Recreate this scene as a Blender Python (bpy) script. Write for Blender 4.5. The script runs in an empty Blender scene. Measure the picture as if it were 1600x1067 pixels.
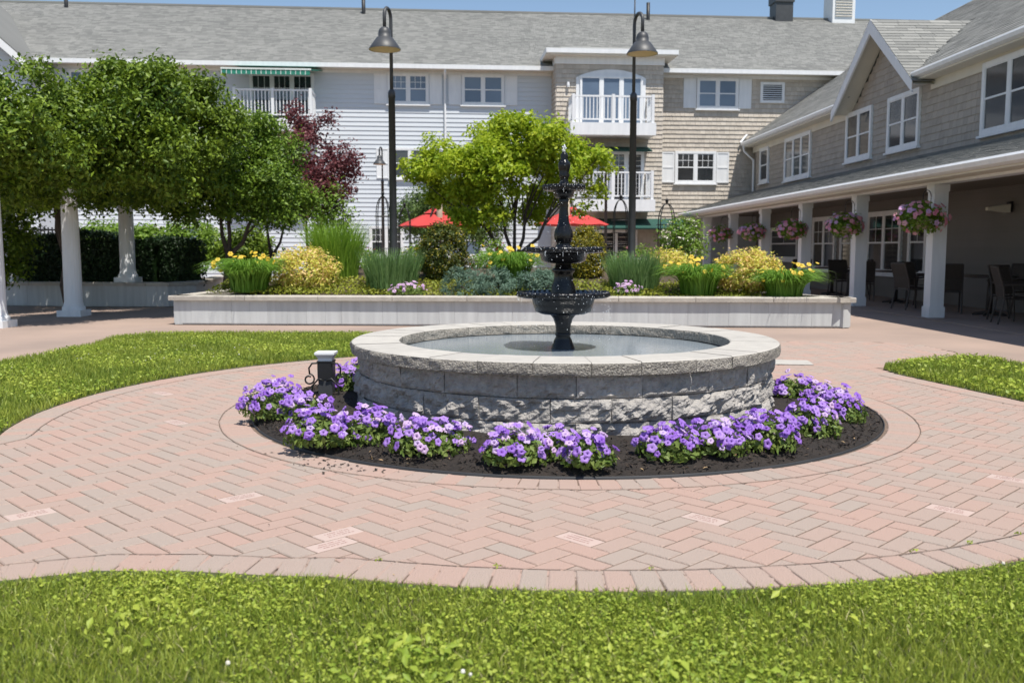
import bpy, math, random
import numpy as np
from mathutils import Vector, Matrix
random.seed(7); rng = np.random.default_rng(11)
S = bpy.context.scene; C = S.collection
R = math.radians
# ---------------------------------------------------------------- camera, sky, sun, exposure
CAM_H = 1.23; PITCH = R(5.67); FPX = 1455.0
cd = bpy.data.cameras.new('camera'); cam = bpy.data.objects.new('camera', cd); C.objects.link(cam)
cam.location = (0, 0, CAM_H); cam.rotation_euler = (R(90) - PITCH, 0, 0)
cd.sensor_width = 36; cd.lens = FPX / 1600 * 36; cd.clip_end = 2000; cd.clip_start = 0.05
cd.dof.use_dof = True; cd.dof.focus_distance = 6.4; cd.dof.aperture_fstop = 3.4
S.camera = cam
SUN_EL, SUN_AZ = 67.0, 30.0        # azimuth: degrees to the right of straight behind the camera
w = bpy.data.worlds.new('World'); S.world = w; w.use_nodes = True
nt = w.node_tree; sky = nt.nodes.new('ShaderNodeTexSky'); sky.sky_type = 'NISHITA'; sky.sun_disc = False
sky.sun_elevation = R(SUN_EL); sky.sun_rotation = R(180 - SUN_AZ); sky.air_density = 1.0; sky.dust_density = 0.3; sky.ozone_density = 1.2
nt.nodes['Background'].inputs[1].default_value = 0.105
nt.links.new(sky.outputs[0], nt.nodes['Background'].inputs[0])
sv = Vector((math.cos(R(SUN_EL)) * math.sin(R(SUN_AZ)), -math.cos(R(SUN_EL)) * math.cos(R(SUN_AZ)), math.sin(R(SUN_EL))))
sl = bpy.data.lights.new('sun', 'SUN'); sl.energy = 4.8; sl.angle = R(0.53); sl.color = (1.0, 0.95, 0.87)
so = bpy.data.objects.new('sun', sl); C.objects.link(so); so.rotation_euler = sv.to_track_quat('Z', 'Y').to_euler(); so.location = (10, -20, 40)
S.view_settings.view_transform = 'Standard'; S.view_settings.look = 'None'; S.view_settings.gamma = 1
S.view_settings.exposure = 0.40

# ---------------------------------------------------------------- helpers
def at(px, py, Y):
    x = (px - 800) / FPX; y = -(py - 533.5) / FPX
    r = (x, math.cos(PITCH) + y * math.sin(PITCH), -math.sin(PITCH) + y * math.cos(PITCH))
    k = Y / r[1]; return Vector((r[0] * k, Y, CAM_H + r[2] * k))
def gz(px, py, z=0.0):
    x = (px - 800) / FPX; y = -(py - 533.5) / FPX
    r = (x, math.cos(PITCH) + y * math.sin(PITCH), -math.sin(PITCH) + y * math.cos(PITCH))
    k = (z - CAM_H) / r[2]; return Vector((r[0] * k, r[1] * k, z))

def mat(name, c1, c2=None, rough=0.7, ns=3.0, bump=0.0, bs=40.0, piece=0.0, metal=0.0, spec=0.5, trans=0.0, mixn=1.0, sc=None):
    """procedural surface: c1..c2 by noise (ns) and by piece (object random + island random)"""
    m = bpy.data.materials.new(name); m.use_nodes = True; t = m.node_tree; N = t.nodes; L = t.links
    b = N['Principled BSDF']; b.inputs['Roughness'].default_value = rough; b.inputs['Metallic'].default_value = metal
    b.inputs['Specular IOR Level'].default_value = spec
    c2 = c2 or tuple(x * 0.8 for x in c1)
    tc = N.new('ShaderNodeTexCoord'); no = N.new('ShaderNodeTexNoise'); no.inputs['Scale'].default_value = ns; no.inputs['Detail'].default_value = 6
    if sc:
        mp = N.new('ShaderNodeMapping'); mp.inputs['Scale'].default_value = sc; L.new(tc.outputs['Object'], mp.inputs['Vector']); L.new(mp.outputs[0], no.inputs['Vector'])
    else: L.new(tc.outputs['Object'], no.inputs['Vector'])
    mr = N.new('ShaderNodeMapRange'); mr.inputs[1].default_value = 0.3; mr.inputs[2].default_value = 0.7; mr.inputs[3].default_value = 0; mr.inputs[4].default_value = mixn
    L.new(no.outputs[0], mr.inputs[0]); fac = mr.outputs[0]
    if piece > 0:
        g = N.new('ShaderNodeNewGeometry'); oi = N.new('ShaderNodeObjectInfo')
        ad = N.new('ShaderNodeMath'); ad.operation = 'ADD'; L.new(g.outputs['Random Per Island'], ad.inputs[0]); L.new(oi.outputs['Random'], ad.inputs[1])
        fr = N.new('ShaderNodeMath'); fr.operation = 'FRACT'; L.new(ad.outputs[0], fr.inputs[0])
        mx = N.new('ShaderNodeMix'); mx.inputs[0].default_value = piece; L.new(fac, mx.inputs[2]); L.new(fr.outputs[0], mx.inputs[3]); fac = mx.outputs[0]
    cm = N.new('ShaderNodeMix'); cm.data_type = 'RGBA'; cm.inputs[6].default_value = (*c1, 1); cm.inputs[7].default_value = (*c2, 1)
    L.new(fac, cm.inputs[0]); L.new(cm.outputs[2], b.inputs['Base Color'])
    if bump > 0:
        n2 = N.new('ShaderNodeTexNoise'); n2.inputs['Scale'].default_value = bs; n2.inputs['Detail'].default_value = 8; L.new(tc.outputs['Object'], n2.inputs['Vector'])
        bp = N.new('ShaderNodeBump'); bp.inputs['Strength'].default_value = bump; bp.inputs['Distance'].default_value = 0.02
        L.new(n2.outputs[0], bp.inputs['Height']); L.new(bp.outputs[0], b.inputs['Normal'])
    if trans > 0:
        tr = N.new('ShaderNodeBsdfTranslucent'); L.new(cm.outputs[2], tr.inputs[0]); ms = N.new('ShaderNodeMixShader'); ms.inputs[0].default_value = trans
        L.new(b.outputs[0], ms.inputs[1]); L.new(tr.outputs[0], ms.inputs[2]); L.new(ms.outputs[0], N['Material Output'].inputs[0])
    return m
def leafmat(name, c1, c2, trans=0.35, rough=0.5): return mat(name, c1, c2, rough, 1.2, piece=0.65, trans=trans, spec=0.35)

M = {}
M['brick'] = mat('paver', (.43, .278, .225), (.345, .296, .253), .92, 140, .6, 140, piece=.66)
M['brick_pale'] = mat('paver_pale', (.47, .35, .305), (.43, .34, .30), .9, 60, .3, 200, piece=.5)
M['engrave'] = mat('engraving', (.33, .18, .16), (.27, .15, .13), .9)
M['sand'] = mat('joint_sand', (.19, .135, .10), (.11, .08, .06), .95, 30, .3, 120)
M['concrete'] = mat('pink_concrete', (.36, .265, .215), (.27, .205, .17), .9, .7, .25, 60)
M['earth'] = mat('earth', (.10, .12, .04), (.07, .08, .03), .95, .5)
M['straw'] = leafmat('dry_blade', (.38, .33, .14), (.45, .42, .2), .2)
M['lawnsoil'] = mat('lawn_soil', (.035, .055, .012), (.07, .07, .025), .95, 5, .5, 60)
M['grass'] = leafmat('grass_blade', (.125, .215, .024), (.42, .46, .075), .38)
M['clover'] = leafmat('clover_leaf', (.20, .32, .028), (.52, .57, .09), .38)
M['white_fl'] = mat('white_flower', (.75, .72, .66), (.6, .55, .45), .8, 20)
M['dry'] = mat('dry_leaf', (.32, .2, .1), (.4, .3, .16), .9, 9)
M['mulch'] = mat('mulch', (.014, .011, .009), (.03, .022, .017), .95, 14, .8, 90)
M['chip'] = mat('bark_chip', (.010, .008, .007), (.050, .034, .024), .9, 10, piece=.9)
M['edging'] = mat('edging', (.02, .022, .025), (.03, .03, .032), .6)
M['coping'] = mat('coping_stone', (.47, .445, .40), (.37, .35, .32), .92, 9, .35, 90, piece=.4)
M['coping_face'] = mat('coping_split_face', (.46, .425, .37), (.12, .11, .095), .95, 75, 1.0, 90, piece=.25)
M['block'] = mat('split_block', (.47, .44, .405), (.24, .225, .21), .95, 22, 1.0, 55, piece=.35)
M['iron'] = mat('black_iron', (.003, .003, .004), (.009, .009, .010), .26, 30, .22, 60, spec=.4)
M['lamp'] = mat('lamp_paint', (.055, .058, .062), (.04, .042, .046), .5, 5)
M['lampin'] = mat('lamp_inside', (.72, .62, .40), (.65, .55, .35), .6)
M['drop'] = mat('water_drop', (.85, .88, .9), (.8, .84, .88), .08, spec=.8)
M['pwall'] = mat('planter_panel', (.55, .565, .56), (.40, .41, .41), .8, 3.0, .08, 60, piece=.3, sc=(4, 4, .35))
M['pcap'] = mat('planter_cap', (.50, .46, .40), (.36, .33, .29), .92, 7, .35, 80, piece=.3)
M['soil'] = mat('soil', (.05, .035, .025), (.09, .07, .04), .95, 6, .6, 50)
M['siding'] = mat('clapboard', (.595, .63, .67), (.555, .59, .63), .6, .6, piece=.3)
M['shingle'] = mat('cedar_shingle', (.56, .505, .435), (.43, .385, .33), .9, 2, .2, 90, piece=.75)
M['shingle_shaded'] = mat('cedar_shingle_shaded', (.42, .375, .325), (.33, .295, .255), .9, 2, .2, 90, piece=.7)  # the same cedar toned down, the wing wall's shade put into its colour
M['roof'] = mat('roof_shingle', (.275, .275, .258), (.155, .157, .15), .95, .5, .2, 120, piece=.8)
M['white'] = mat('white_trim', (.78, .79, .80), (.70, .715, .73), .5, 3, sc=(3, 3, .5))
M['cream'] = mat('cream_soffit', (.66, .62, .53), (.6, .57, .5), .7, 2)
M['psiding_shaded'] = mat('porch_siding', (.20, .185, .17), (.165, .155, .14), .7, 1.0, piece=.3)  # grey-beige siding, darkened so the porch shade sits in the colour
M['pceil_shaded'] = mat('porch_ceiling_shaded', (.22, .19, .155), (.19, .165, .135), .7)  # cream ceiling darkened too: shade under the porch roof put into the colour
M['glass'] = mat('window_glass', (.018, .022, .028), (.085, .09, .095), .08, .8, spec=.5, piece=.6)
M['blind_sky'] = mat('glass_blind_and_sky', (.085, .12, .18), (.19, .25, .33), .12, .8, spec=.6, piece=.6)  # blinds behind glass; the blue tint is sky reflection put into the colour
M['pane_dark'] = mat('dark_glass', (.014, .016, .018), (.04, .042, .045), .05, .7, spec=.9)
M['awning'] = mat('green_awning', (.02, .22, .15), (.015, .17, .12), .8)
M['awning_w'] = mat('awning_white', (.7, .75, .72), None, .8)
M['awning_d'] = mat('dark_green_awning', (.012, .07, .055), None, .8)
M['red'] = mat('red_canvas', (.52, .045, .04), (.42, .035, .03), .75, 2)
M['beige'] = mat('beige_cover', (.55, .46, .34), None, .8)
M['bronze'] = mat('bronze_metal', (.05, .04, .035), None, .45)
M['sling'] = mat('sling_fabric', (.06, .047, .038), (.045, .035, .028), .8, 30)
M['bark'] = mat('bark', (.09, .07, .055), (.045, .035, .03), .95, 12, .8, 40)
M['black'] = mat('black_metal', (.012, .012, .013), None, .5)
M['vine'] = leafmat('vine_leaf', (.022, .070, .007), (.25, .35, .03), .3)
M['treeg'] = leafmat('tree_leaf', (.03, .085, .010), (.24, .36, .035), .3)
M['lime'] = leafmat('lime_leaf', (.19, .33, .015), (.56, .62, .05), .48)
M['purple'] = leafmat('purple_leaf', (.08, .022, .03), (.26, .085, .09), .35)
M['hedge'] = leafmat('hedge_leaf_shaded', (.010, .028, .008), (.024, .055, .012), .15)  # near-black green holds the shade of the trees above the hedge
M['shrub'] = leafmat('shrub_leaf', (.10, .20, .02), (.24, .36, .04))
M['olive'] = leafmat('grey_green_leaf', (.06, .12, .03), (.15, .22, .06))
M['daylily'] = leafmat('daylily_leaf', (.09, .22, .02), (.22, .38, .05))
M['tallgrass'] = leafmat('tall_grass', (.17, .33, .03), (.30, .45, .06))
M['iris'] = leafmat('iris_blade', (.10, .21, .06), (.24, .37, .13))
M['spirea'] = leafmat('spirea_leaf', (.70, .58, .10), (.55, .60, .13), .4)
M['spirea_t'] = leafmat('spirea_tip', (.82, .52, .24), (.85, .66, .30), .4)
M['arb'] = leafmat('arborvitae', (.03, .065, .010), (.11, .12, .018), .25)
M['arb_g'] = leafmat('golden_arborvitae', (.16, .17, .015), (.42, .32, .02), .25)
M['juniper'] = leafmat('juniper', (.09, .17, .12), (.20, .30, .22), .2)
M['cover'] = leafmat('ground_cover', (.20, .26, .03), (.36, .36, .05))
M['petleaf'] = leafmat('petunia_leaf', (.07, .15, .025), (.24, .30, .07))
M['petal'] = leafmat('petunia_petal', (.22, .06, .54), (.58, .38, .84), .4)
M['petal_p'] = leafmat('pale_petal', (.62, .50, .82), (.72, .5, .72), .4)
M['throat'] = mat('petunia_throat', (.10, .015, .22), None, .7)
M['pink'] = leafmat('pink_petal', (.72, .18, .30), (.84, .52, .56), .35)
M['pinklav'] = leafmat('lavender_pink_petal', (.62, .34, .66), (.78, .58, .76), .35)
M['yellow'] = leafmat('yellow_petal', (.85, .55, .04), (.90, .68, .12), .35)
M['redfl'] = leafmat('dark_red_flower', (.45, .03, .04), (.5, .08, .06), .3)

class MB:
    def __init__(s): s.v = []; s.f = []; s.m = []
    def add(s, vs, fs, mi=0):
        o = len(s.v); s.v += [tuple(p) for p in vs]; s.f += [tuple(i + o for i in f) for f in fs]; s.m += [mi] * len(fs)
    def box(s, x0, x1, y0, y1, z0, z1, mi=0):
        s.add([(x0,y0,z0),(x1,y0,z0),(x1,y1,z0),(x0,y1,z0),(x0,y0,z1),(x1,y0,z1),(x1,y1,z1),(x0,y1,z1)],
              [(0,3,2,1),(4,5,6,7),(0,1,5,4),(1,2,6,5),(2,3,7,6),(3,0,4,7)], mi)
    def fbox(s, f, a0, a1, b0, b1, c0, c1, mi=0):
        k = [(a0,b0,c0),(a1,b0,c0),(a1,b0,c1),(a0,b0,c1),(a0,b1,c0),(a1,b1,c0),(a1,b1,c1),(a0,b1,c1)]
        s.add([f(*p) for p in k], [(0,3,2,1),(4,5,6,7),(0,1,5,4),(1,2,6,5),(2,3,7,6),(3,0,4,7)], mi)
    def tube(s, pts, rad, n=8, mi=0, cap=True):
        pts = [Vector(p) for p in pts]; rad = rad if isinstance(rad, (list, tuple)) else [rad] * len(pts)
        rings = []; prev = None
        for i, p in enumerate(pts):
            d = (pts[min(i + 1, len(pts) - 1)] - pts[max(i - 1, 0)]).normalized()
            if prev is None: a = d.orthogonal().normalized()
            else:
                a = prev - d * prev.dot(d); a = a.normalized() if a.length > 1e-6 else d.orthogonal().normalized()
            prev = a; b = d.cross(a); rings.append([p + (a * math.cos(t) + b * math.sin(t)) * rad[i] for t in [2 * math.pi * k / n for k in range(n)]])
        vs = [q for r in rings for q in r]; fs = []
        for i in range(len(pts) - 1):
            for k in range(n): fs.append((i*n+k, i*n+(k+1)%n, (i+1)*n+(k+1)%n, (i+1)*n+k))
        if cap: fs.append(tuple(range(n - 1, -1, -1))); fs.append(tuple((len(pts)-1)*n + k for k in range(n)))
        s.add(vs, fs, mi)
    def lathe(s, prof, n=32, c=(0,0,0), mi=0, wob=None):
        vs = []; fs = []
        for i, (r, z) in enumerate(prof):
            for k in range(n):
                a = 2 * math.pi * k / n; rr = r * (wob(i, a) if wob else 1)
                vs.append((c[0] + rr * math.cos(a), c[1] + rr * math.sin(a), c[2] + z))
        for i in range(len(prof) - 1):
            for k in range(n): fs.append((i*n+k, i*n+(k+1)%n, (i+1)*n+(k+1)%n, (i+1)*n+k))
        s.add(vs, fs, mi)
    def prism(s, poly, z0, z1, mi=0):
        n = len(poly); s.add([(p[0],p[1],z0) for p in poly] + [(p[0],p[1],z1) for p in poly],
            [tuple(range(n-1,-1,-1)), tuple(range(n,2*n))] + [(i,(i+1)%n,n+(i+1)%n,n+i) for i in range(n)], mi)
    def mesh(s, name, mats, smooth=False):
        me = bpy.data.meshes.new(name); me.from_pydata(s.v, [], s.f)
        for m in (mats if isinstance(mats, list) else [mats]): me.materials.append(M[m])
        me.polygons.foreach_set('material_index', s.m)
        if smooth: me.polygons.foreach_set('use_smooth', [True] * len(s.f))
        me.update(); return me
    def build(s, name, mats, parent=None, smooth=False): return obj(name, s.mesh(name, mats, smooth), parent)
def obj(name, me, parent=None, mtx=None):
    o = bpy.data.objects.new(name, me); C.objects.link(o)
    if parent: o.parent = parent
    if mtx is not None: o.matrix_local = mtx
    return o
def tag(o, label=None, cat=None, group=None, kind=None):
    if label: o['label'] = label
    if cat: o['category'] = cat
    if group: o['group'] = group
    if kind: o['kind'] = kind
    return o
def thing(name, label, cat, loc=(0,0,0), rz=0, group=None):
    o = bpy.data.objects.new(name, None); C.objects.link(o); o.empty_display_size = .2
    o.location = loc; o.rotation_euler = (0, 0, rz); return tag(o, label, cat, group)
def npmesh(name, V, F, mats, midx=None):
    """V (n,3); F (m,k) constant k"""
    me = bpy.data.meshes.new(name); k = F.shape[1]
    me.vertices.add(len(V)); me.vertices.foreach_set('co', np.ascontiguousarray(V, np.float32).ravel())
    me.loops.add(F.size); me.loops.foreach_set('vertex_index', np.ascontiguousarray(F, np.int32).ravel())
    me.polygons.add(len(F)); me.polygons.foreach_set('loop_start', np.arange(0, F.size, k, dtype=np.int32))
    for m in (mats if isinstance(mats, list) else [mats]): me.materials.append(M[m])
    if midx is not None: me.polygons.foreach_set('material_index', np.asarray(midx, np.int32))
    me.update(calc_edges=True); return me
def pieces(parent, name, items, maxn=300, stuff='rest', ok=None):
    """items: (mesh, local matrix). The maxn that show largest become objects, the rest one joined part."""
    pm = Matrix.LocRotScale(parent.location, parent.rotation_euler, None) if parent else Matrix()
    cp, sp = math.cos(PITCH), math.sin(PITCH); sc = []
    for i, (me, mx) in enumerate(items):
        p = pm @ mx.translation; z = p.z - CAM_H; d = p.y * cp - z * sp
        if d < .3: sc.append((9e9, i)); continue
        px = 800 + FPX * p.x / d; py = 533 - FPX * (p.y * sp + z * cp) / d
        vis = -40 < px < 1640 and -40 < py < 1107 and (ok is None or ok(p))
        sc.append((d + (0 if vis else 1e4), i))
    sc.sort(); top = {i for d, i in sc[:maxn]}
    for i in top: obj(name, items[i][0], parent, items[i][1])
    rest = [items[i] for i in range(len(items)) if i not in top]
    if not rest: return
    cache = {}; VV = []; FF = []; off = 0
    for me, mx in rest:
        if me.name not in cache:
            v = np.empty(len(me.vertices) * 3, np.float32); me.vertices.foreach_get('co', v); cache[me.name] = (v.reshape(-1, 3), [tuple(p.vertices) for p in me.polygons])
        v, f = cache[me.name]; m = np.array(mx); VV.append(v @ m[:3, :3].T + m[:3, 3])
        q = np.array([t if len(t) == 4 else t + (t[-1],) for t in f]); FF.append(q + off); off += len(v)
    V = np.concatenate(VV); me = bpy.data.meshes.new(stuff); me.from_pydata(V.tolist(), [], [tuple(dict.fromkeys(t)) for t in np.concatenate(FF).tolist()])
    me.materials.append(rest[0][0].materials[0]); me.update()
    tag(obj(stuff, me, parent), kind='stuff')
def cbox(name, sx, sy, sz, ch, m):
    """box with chamfered top edges, centred in x,y, top at z=0"""
    b = MB(); x, y = sx / 2, sy / 2
    v = [(-x,-y,-sz),(x,-y,-sz),(x,y,-sz),(-x,y,-sz),(-x,-y,-ch),(x,-y,-ch),(x,y,-ch),(-x,y,-ch),(-x+ch,-y+ch,0),(x-ch,-y+ch,0),(x-ch,y-ch,0),(-x+ch,y-ch,0)]
    b.add(v, [(0,1,5,4),(1,2,6,5),(2,3,7,6),(3,0,4,7),(4,5,9,8),(5,6,10,9),(6,7,11,10),(7,4,8,11),(8,9,10,11)]); return b.mesh(name, m)
def inpoly(P, poly):
    P = np.asarray(P); x, y = P[:, 0], P[:, 1]; r = np.zeros(len(P), bool); n = len(poly)
    for i in range(n):
        x1, y1 = poly[i]; x2, y2 = poly[(i + 1) % n]
        c = ((y1 > y) != (y2 > y)) & (x < (x2 - x1) * (y - y1) / ((y2 - y1) or 1e-9) + x1); r ^= c
    return r
def arc(c, r, a0, a1, n): return [(c[0] + r * math.cos(R(a0 + (a1 - a0) * i / n)), c[1] + r * math.sin(R(a0 + (a1 - a0) * i / n))) for i in range(n + 1)]
def nrm(a): return a / np.maximum(np.linalg.norm(a, axis=1, keepdims=True), 1e-6)
def leafmesh(name, P, Nn, size, m, asp=.55, fold=.12, midx=None, down=0.0):
    """folded diamond leaves at P with normals Nn"""
    n = len(P); t = nrm(np.cross(Nn, nrm(rng.normal(size=(n, 3))))); t[:, 2] -= down; t = nrm(t); b = nrm(np.cross(Nn, t)); Nn = nrm(np.cross(t, b)) ; s = np.asarray(size).reshape(-1, 1) * np.ones((n, 1))
    V = np.stack([P - t * s * .5, P + b * s * asp * .5 + Nn * s * fold, P + t * s * .5, P - b * s * asp * .5 + Nn * s * fold], 1).reshape(-1, 3)
    i = np.arange(n)[:, None] * 4; F = np.concatenate([i + np.array([[0, 1, 2]]), i + np.array([[0, 2, 3]])], 1).reshape(-1, 3)
    return npmesh(name, V, F, m, None if midx is None else np.repeat(midx, 2))
def lumpy(blobs, k=6, q=.42):
    out = []
    for (x, y, z, a, b_, c) in blobs:
        out.append((x, y, z, a * .82, b_ * .82, c * .82))
        for i in range(k):
            d = nrm(rng.normal(size=(1, 3)))[0]; d[2] = d[2] * .8 + .1; m_ = q * (.6 + .7 * rng.random()); out.append((x + d[0] * a * .78, y + d[1] * b_ * .78, z + d[2] * c * .8, a * m_, b_ * m_, c * m_))
    return out
def crown_pts(blobs, ncl, per, cr, shell=.55, flat=.8):
    bl = np.array(blobs, float); wt = (bl[:, 3] * bl[:, 4] + bl[:, 4] * bl[:, 5] + bl[:, 3] * bl[:, 5]); k = rng.choice(len(bl), ncl, p=wt / wt.sum())
    d = nrm(rng.normal(size=(ncl, 3))); rad = shell + (1 - shell) * rng.random((ncl, 1)) ** .6
    c = bl[k, :3] + d * rad * bl[k, 3:6]; cc = np.repeat(c, per, 0); dd = np.repeat(d, per, 0)
    P = cc + rng.normal(size=(ncl * per, 3)) * cr * np.array([1, 1, flat]) * .6
    Nn = nrm(dd * .6 + rng.normal(size=dd.shape) * .55 + np.array([0, 0, .55])); return P, Nn, c
def crown(name, blobs, ncl, per, cr, size, m, parent=None, shell=.55, asp=.55, flat=.8, tip=None, down=0.0, core=True):
    P, Nn, c = crown_pts(blobs, ncl, per, cr, shell, flat); mi = None; mm = m
    if tip: mi = (rng.random(len(P)) < tip[1]).astype(int); mm = [m, tip[0]]
    loc = np.array(parent.location) if parent else 0
    o = obj(name, leafmesh(name, P - loc, Nn, size * (.6 + .8 * rng.random(len(P))), mm, asp, midx=mi, down=down), parent); return o, c
def limbs(parent, base, targets, r0, m='bark', name='trunk', fork=.4):
    b = MB(); L = Vector(parent.location); base = Vector(base)
    top = Vector(np.mean([np.array(t) for t in targets], 0)); f = base.lerp(top, fork); f.x = base.x + (f.x - base.x) * .5
    b.tube([base - L, base.lerp(f, .5) + Vector((random.uniform(-.04,.04), 0, 0)) - L, f - L], [r0, r0 * .8, r0 * .7], 9)
    T = sorted([Vector(t) for t in targets], key=lambda v: v.x); ng = max(2, min(5, len(T) // 3)); 
    for gi in range(ng):
        G_ = T[gi * len(T) // ng:(gi + 1) * len(T) // ng]; cen = sum(G_, Vector()) / len(G_); e = f.lerp(cen, .5) + Vector((random.uniform(-.1,.1), random.uniform(-.15,.15), -.05))
        st = base.lerp(f, random.uniform(.75, 1)); m1 = st.lerp(e, .5) + Vector(((cen.x - f.x) * .10, random.uniform(-.08,.08), -.06))
        b.tube([st - L, m1 - L, e - L], [r0 * .62, r0 * .48, r0 * .36], 7, cap=False)
        for t in G_:
            s0 = m1.lerp(e, random.uniform(.3, 1)); mid = s0.lerp(t, .5) + Vector((random.uniform(-.12,.12), random.uniform(-.12,.12), random.uniform(-.05,.1))); b.tube([s0 - L, mid - L, t - L], [r0 * .28, r0 * .18, r0 * .06], 5, cap=False)
    return b.build(name, m, parent, True)
def blades(name, n, c, br, h, spread, droop, wd, m, parent, seg=5, hv=.3):
    """strap leaves that rise from a base disc and arch outward"""
    a = rng.random(n) * 2 * math.pi; q = np.sqrt(rng.random(n)); bx = np.cos(a) * q * br; by = np.sin(a) * q * br
    a2 = a + rng.normal(size=n) * .5; H_ = h * (1 - hv + hv * 2 * rng.random(n) * .7); out = spread * (.3 + .9 * rng.random(n)); t = np.linspace(0, 1, seg)
    X = []; W = []
    for k in t:
        rr = out * k ** 1.5; z = H_ * (k * (1 + 1.2 * droop) - 1.65 * droop * k ** 2)
        X.append(np.stack([bx + np.cos(a2) * rr, by + np.sin(a2) * rr, z], 1)); W.append(wd * (1 - k ** 2) + wd * .08)
    side = np.stack([-np.sin(a2), np.cos(a2), 0 * a2], 1) + rng.normal(size=(n, 3)) * .35; side = nrm(side)
    V = np.stack([X[i] + s * side * W[i] * .5 for i in range(seg) for s in (-1, 1)], 1).reshape(-1, 3) + np.array(c) - np.array(parent.location)
    i = np.arange(n)[:, None] * 2 * seg; F = np.concatenate([i + np.array([[2*j, 2*j+1, 2*j+3, 2*j+2]]) for j in range(seg - 1)], 1).reshape(-1, 4)
    return obj(name, npmesh(name, V, F, m), parent)
def turf(name, poly, dens, h, wd, m, z0=.008, lean=.5, patch=True):
    P = np.array(poly); lo, hi = P.min(0), P.max(0); n = int(dens * np.prod(hi - lo)); Q = lo + rng.random((n, 2)) * (hi - lo); Q = Q[inpoly(Q, poly)]
    n = len(Q); a = rng.random(n) * 6.283; hh = h * (.45 + .8 * rng.random(n)); le = lean * hh * rng.random(n)
    side = np.stack([np.cos(a), np.sin(a), 0 * a], 1) * wd * (.6 + .8 * rng.random((n, 1))) * .5; a2 = rng.random(n) * 6.283; ln = np.stack([np.cos(a2) * le, np.sin(a2) * le, 0 * a], 1)
    B = np.stack([Q[:, 0], Q[:, 1], np.full(n, z0 - .005)], 1); up = np.array([0, 0, 1.]) * hh[:, None]
    V = np.stack([B - side, B + side, B + side * .7 + ln * .35 + up * .6, B - side * .7 + ln * .35 + up * .6, B + ln + up], 1).reshape(-1, 3)
    i = np.arange(n)[:, None] * 5; F = np.concatenate([i + [[0, 1, 2]], i + [[0, 2, 3]], i + [[3, 2, 4]]], 1).reshape(-1, 3)
    return obj(name, npmesh(name, V, F, m))
def clover(name, poly, dens, size, m, z=(.03, .06)):
    P = np.array(poly); lo, hi = P.min(0), P.max(0); n = int(dens * np.prod(hi - lo)); Q = lo + rng.random((n, 2)) * (hi - lo); Q = Q[inpoly(Q, poly)]
    # uneven patches
    k = np.sin(Q[:, 0] * 2.3 + 1.0) * np.sin(Q[:, 1] * 2.9 + .5) + .6 * np.sin(Q[:, 0] * 5.1 + Q[:, 1] * 4.3); Q = Q[k + rng.normal(size=len(Q)) * .7 > .12]
    n = len(Q); p = np.stack([Q[:, 0], Q[:, 1], z[0] + (z[1] - z[0]) * rng.random(n)], 1); Nn = nrm(rng.normal(size=(n, 3)) * .42 + np.array([0, 0, 1.]))
    return obj(name, leafmesh(name, p, Nn, size * (.5 + rng.random(n)), m, .75, .08))

def scatter(poly, n):
    P = np.array(poly); lo, hi = P.min(0), P.max(0); Q = lo + rng.random((n * 4, 2)) * (hi - lo); return Q[inpoly(Q, poly)][:n]
# ---------------------------------------------------------------- ground, concrete, lawns
FC = (.40, 7.27)                                        # fountain centre
b = MB(); b.add([(-600,-200,-.08),(600,-200,-.08),(600,900,-.08),(-600,900,-.08)], [(0,1,2,3)]); tag(b.build('ground', 'earth'), kind='structure')
b = MB(); b.prism([(-30,-6),(24,-6),(24,38),(-30,34)], -.06, -.012); tag(b.build('courtyard_pavement', 'concrete'), kind='structure')
FRONT = arc(FC, 4.03, -45, -106, 24) + [(-.92,3.41),(-1.27,3.46),(-1.59,3.46),(-1.9,3.35),(-3,2.7),(-5,1.2),(-5,.4),(5.5,.4),(6.2,2.4),(4.3,3.9)]
LEFT = [(-7.5,3.4),(-6,3.7),(-4.2,4.85),(-3.62,5.4)] + arc(FC, 3.98, 200, 118, 22) + [(-.9,11.2),(-.6,11.8),(-.9,12.9),(-2.3,13.39),(-4.19,13.5),(-5.2,13.3),(-5.5,12.8),(-5.36,11.69),(-5.52,9.97),(-6.6,8.6),(-9,7.6)]
RIGHT = [(3.95,9.76),(4.56,10.26),(5.19,10.52),(5.38,10.26),(5.40,9.67),(6.3,8.8),(8.5,7.9),(8,5.2),(5.6,5.9),(4.6,6.5),(4.14,7.45),(3.94,8.38),(3.80,9.06),(3.82,9.5)]
for nm, pl in (('front_lawn', FRONT), ('left_lawn', LEFT), ('right_lawn', RIGHT)):
    b = MB(); b.prism(pl, -.05, .006); tag(b.build(nm, 'lawnsoil'), kind='structure')
FV = [(-2.6,1.3),(2.9,1.3),(4.4,3.7)] + arc(FC, 4.085, -45, -106, 24) + [(-.94,3.33),(-1.27,3.38),(-1.57,3.38),(-1.86,3.28),(-3,2.62)]
tag(turf('grass', FV, 19000, .042, .0042, 'grass', lean=.9), 'mown green grass blades of the lawn nearest the camera', 'grass', kind='stuff')
tag(clover('clover', FV, 12000, .0135, 'clover', (.014,.042)), 'bright broad clover leaves mixed through the nearest lawn', 'clover', kind='stuff')
tag(turf('dry_grass', FV, 900, .04, .004, 'straw', lean=1.3), 'scattered straw coloured dry blades in the nearest lawn', 'grass', kind='stuff')
Qp = np.concatenate([c0 + rng.normal(size=(26, 2)) * .09 for c0 in scatter([(-1.8,2.1),(1.8,2.1),(1.8,3.0),(-1.2,3.2)], 18)]); Qp = Qp[inpoly(Qp, FV)]
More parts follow.
